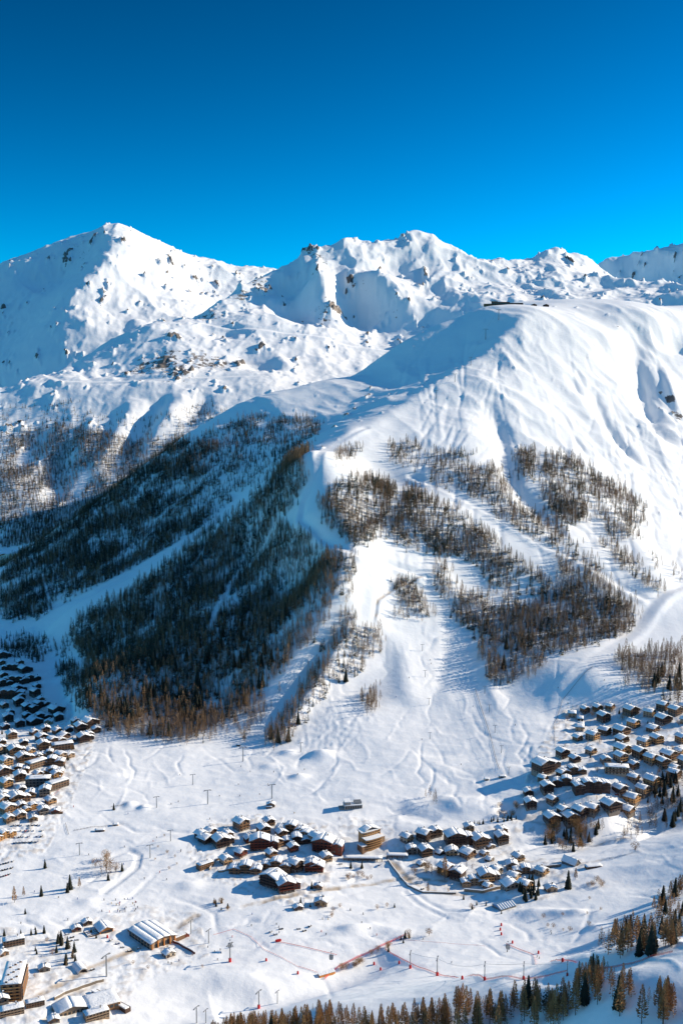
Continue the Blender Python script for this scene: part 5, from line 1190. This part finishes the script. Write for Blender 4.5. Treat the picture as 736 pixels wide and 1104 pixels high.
clump([(0,770),(60,780),(100,800),(60,850),(40,870),(0,880)], 30, ['fir', 'round'], 5, 9, 'between the houses of the left village', 'between the left village houses')
clump([(0,985),(60,985),(110,1010),(60,1050),(30,1060),(40,1010),(0,1005)], 9, ['round', 'fir'], 4, 7, 'around the car row above the apartment block', 'above the apartment block')
clump([(150,905),(195,890),(205,930),(175,955),(150,940)], 7, ['round'], 3, 5, 'on the snowfield left of the central cluster', 'left of the central cluster')
clump([(300,985),(345,975),(420,968),(430,985),(330,995)], 12, ['round', 'fir'], 3, 6, 'beside the brown road below the red chalets', 'by the brown road')
clump([(560,985),(650,965),(655,1000),(600,1010)], 10, ['round'], 3, 6, 'on the rough snow right of the blue shed', 'right of the blue shed')
clump([(480,960),(530,965),(556,985),(520,990)], 8, ['round', 'fir'], 4, 7, 'on the bank left of the blue shed', 'left of the blue shed')
clump([(140,1035),(200,1010),(230,1040),(170,1075)], 6, ['round'], 3, 5, 'below the brown road left', 'below the brown road left')
for (kd, u, v, h_, lb) in [('round',115,941,20,'largest round bare tree on the left snowfield'),('fir',76,959,18,'tall fir standing left of the round bare tree'),('fir',73,962,12,'short fir beside the tall fir on the snowfield'),('larch',86,957,13,'brown larch right of the tall fir'),('fir',45,966,13,'small single fir on the left snowfield'),
    ('larch',16,973,20,'bare larch near the left edge of the snowfield'),('larch',26,966,12,'small larch right of the left edge larch'),('fir',49,936,11,'single fir below the car park'),('fir',132,939,10,'little fir inside the curved snow bank'),('fir',117,949,10,'little fir under the round bare tree'),
    ('fir',48,1006,10,'rightmost of five small firs in a row'),('fir',39,1007,8,'fourth of five small firs in a row'),('fir',34,1008,8,'third of five small firs in a row'),('fir',23,1010,9,'second of five small firs in a row'),('fir',5,1009,9,'leftmost of five small firs in a row'),
    ('larch',479,948,28,'tall bare larch alone beside the river road'),('fir',612,958,22,'large dark fir right of the dark clump'),('larch',620,948,14,'bare tree right of the large dark fir'),('round',684,918,12,'round bare tree alone on the lit bank'),('larch',461,962,12,'larch above the bridge road'),
    ('fir',324,975,9,'fir left of the tan hut'),('fir',336,958,9,'fir between the two small huts'),('round',462,1009,10,'lone bush on the race piste'),('fir',378,936,9,'small fir left under the road gallery'),('fir',390,936,9,'small fir right under the road gallery'),('fir',123,873,8,'fir beside the terrain park ramp')]:
    tree_at(kd, u, v, h_, lb)
# the forest trees that show largest are trees of their own, the rest one mass per kind
def split(Arr, kind, group):
    ex = np.array([e for e in EXTRA if e[4] == (kind == 'fir')]).reshape(-1, 5); n_ = max(0, 285-NT[kind]); first, rest = Arr[:n_], Arr[n_:]
    u_, v_ = proj(first[:, 0], first[:, 1], first[:, 2])
    for q, u in zip(first, u_):
        pl = 'the left forest foot' if u < 300 else 'the narrow wood beside the central piste' if u < 420 else 'the wood right of the central piste' if u < 650 else 'the wood above the hillside hamlet'
        tree(kind, q[0], q[1], q[2], q[3], {'larch': 'bare brown larch in ', 'fir': 'dark fir in '}[kind]+pl, kind+' trees of '+pl)
    return np.concatenate([rest, ex])
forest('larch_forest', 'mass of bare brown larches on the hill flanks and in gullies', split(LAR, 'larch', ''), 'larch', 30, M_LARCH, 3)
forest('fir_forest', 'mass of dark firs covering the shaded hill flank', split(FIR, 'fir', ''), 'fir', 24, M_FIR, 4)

# ------------------------------------------------------------------ tell the members of big groups apart
def refine():
    by = {}
    for o in bpy.data.objects:
        if o.parent is None and o.get('label') and o.get('category') in ('tree', 'person', 'car'): by.setdefault(o['label'], []).append(o)
    for lb, L_ in by.items():
        if len(L_) < 2: continue
        uv = {o.name: proj(*o.location) for o in L_}; us = sorted(float(uv[o.name][0]) for o in L_); hs_ = sorted(o.scale[2] for o in L_)
        n_ = len(L_); cuts = [us[int(n_*q)] for q in ((.2, .4, .6, .8) if n_ > 24 else (.34, .67))]; nm = ['far left', 'left', 'middle', 'right', 'far right'] if n_ > 24 else ['left', 'middle', 'right']
        tree_ = L_[0]['category'] == 'tree'
        for o in L_:
            i = sum(float(uv[o.name][0]) > c_ for c_ in cuts); t = lb
            if tree_ and n_ > 5 and len(lb.split()) < 14: t = ('tall ' if o.scale[2] > hs_[int(n_*.67)] else 'short ' if o.scale[2] < hs_[int(n_*.33)] else 'middle-sized ')+t
            if n_ > 3 and len(t.split()) < 14: t = t+', '+nm[i]+' side'
            o['label'] = t
    by = {}
    for o in bpy.data.objects:
        if o.parent is None and o.get('label') and o.get('category') in ('tree', 'person', 'car'): by.setdefault(o['label'], []).append(o)
    for lb, L_ in by.items():
        if 1 < len(L_) <= 16 and len(lb.split()) <= 13:
            L_.sort(key=lambda o: float(proj(*o.location)[0]))
            for i, o in enumerate(L_): o['label'] = lb+', '+('leftmost' if i == 0 else ORD[i]+' from left')
refine()
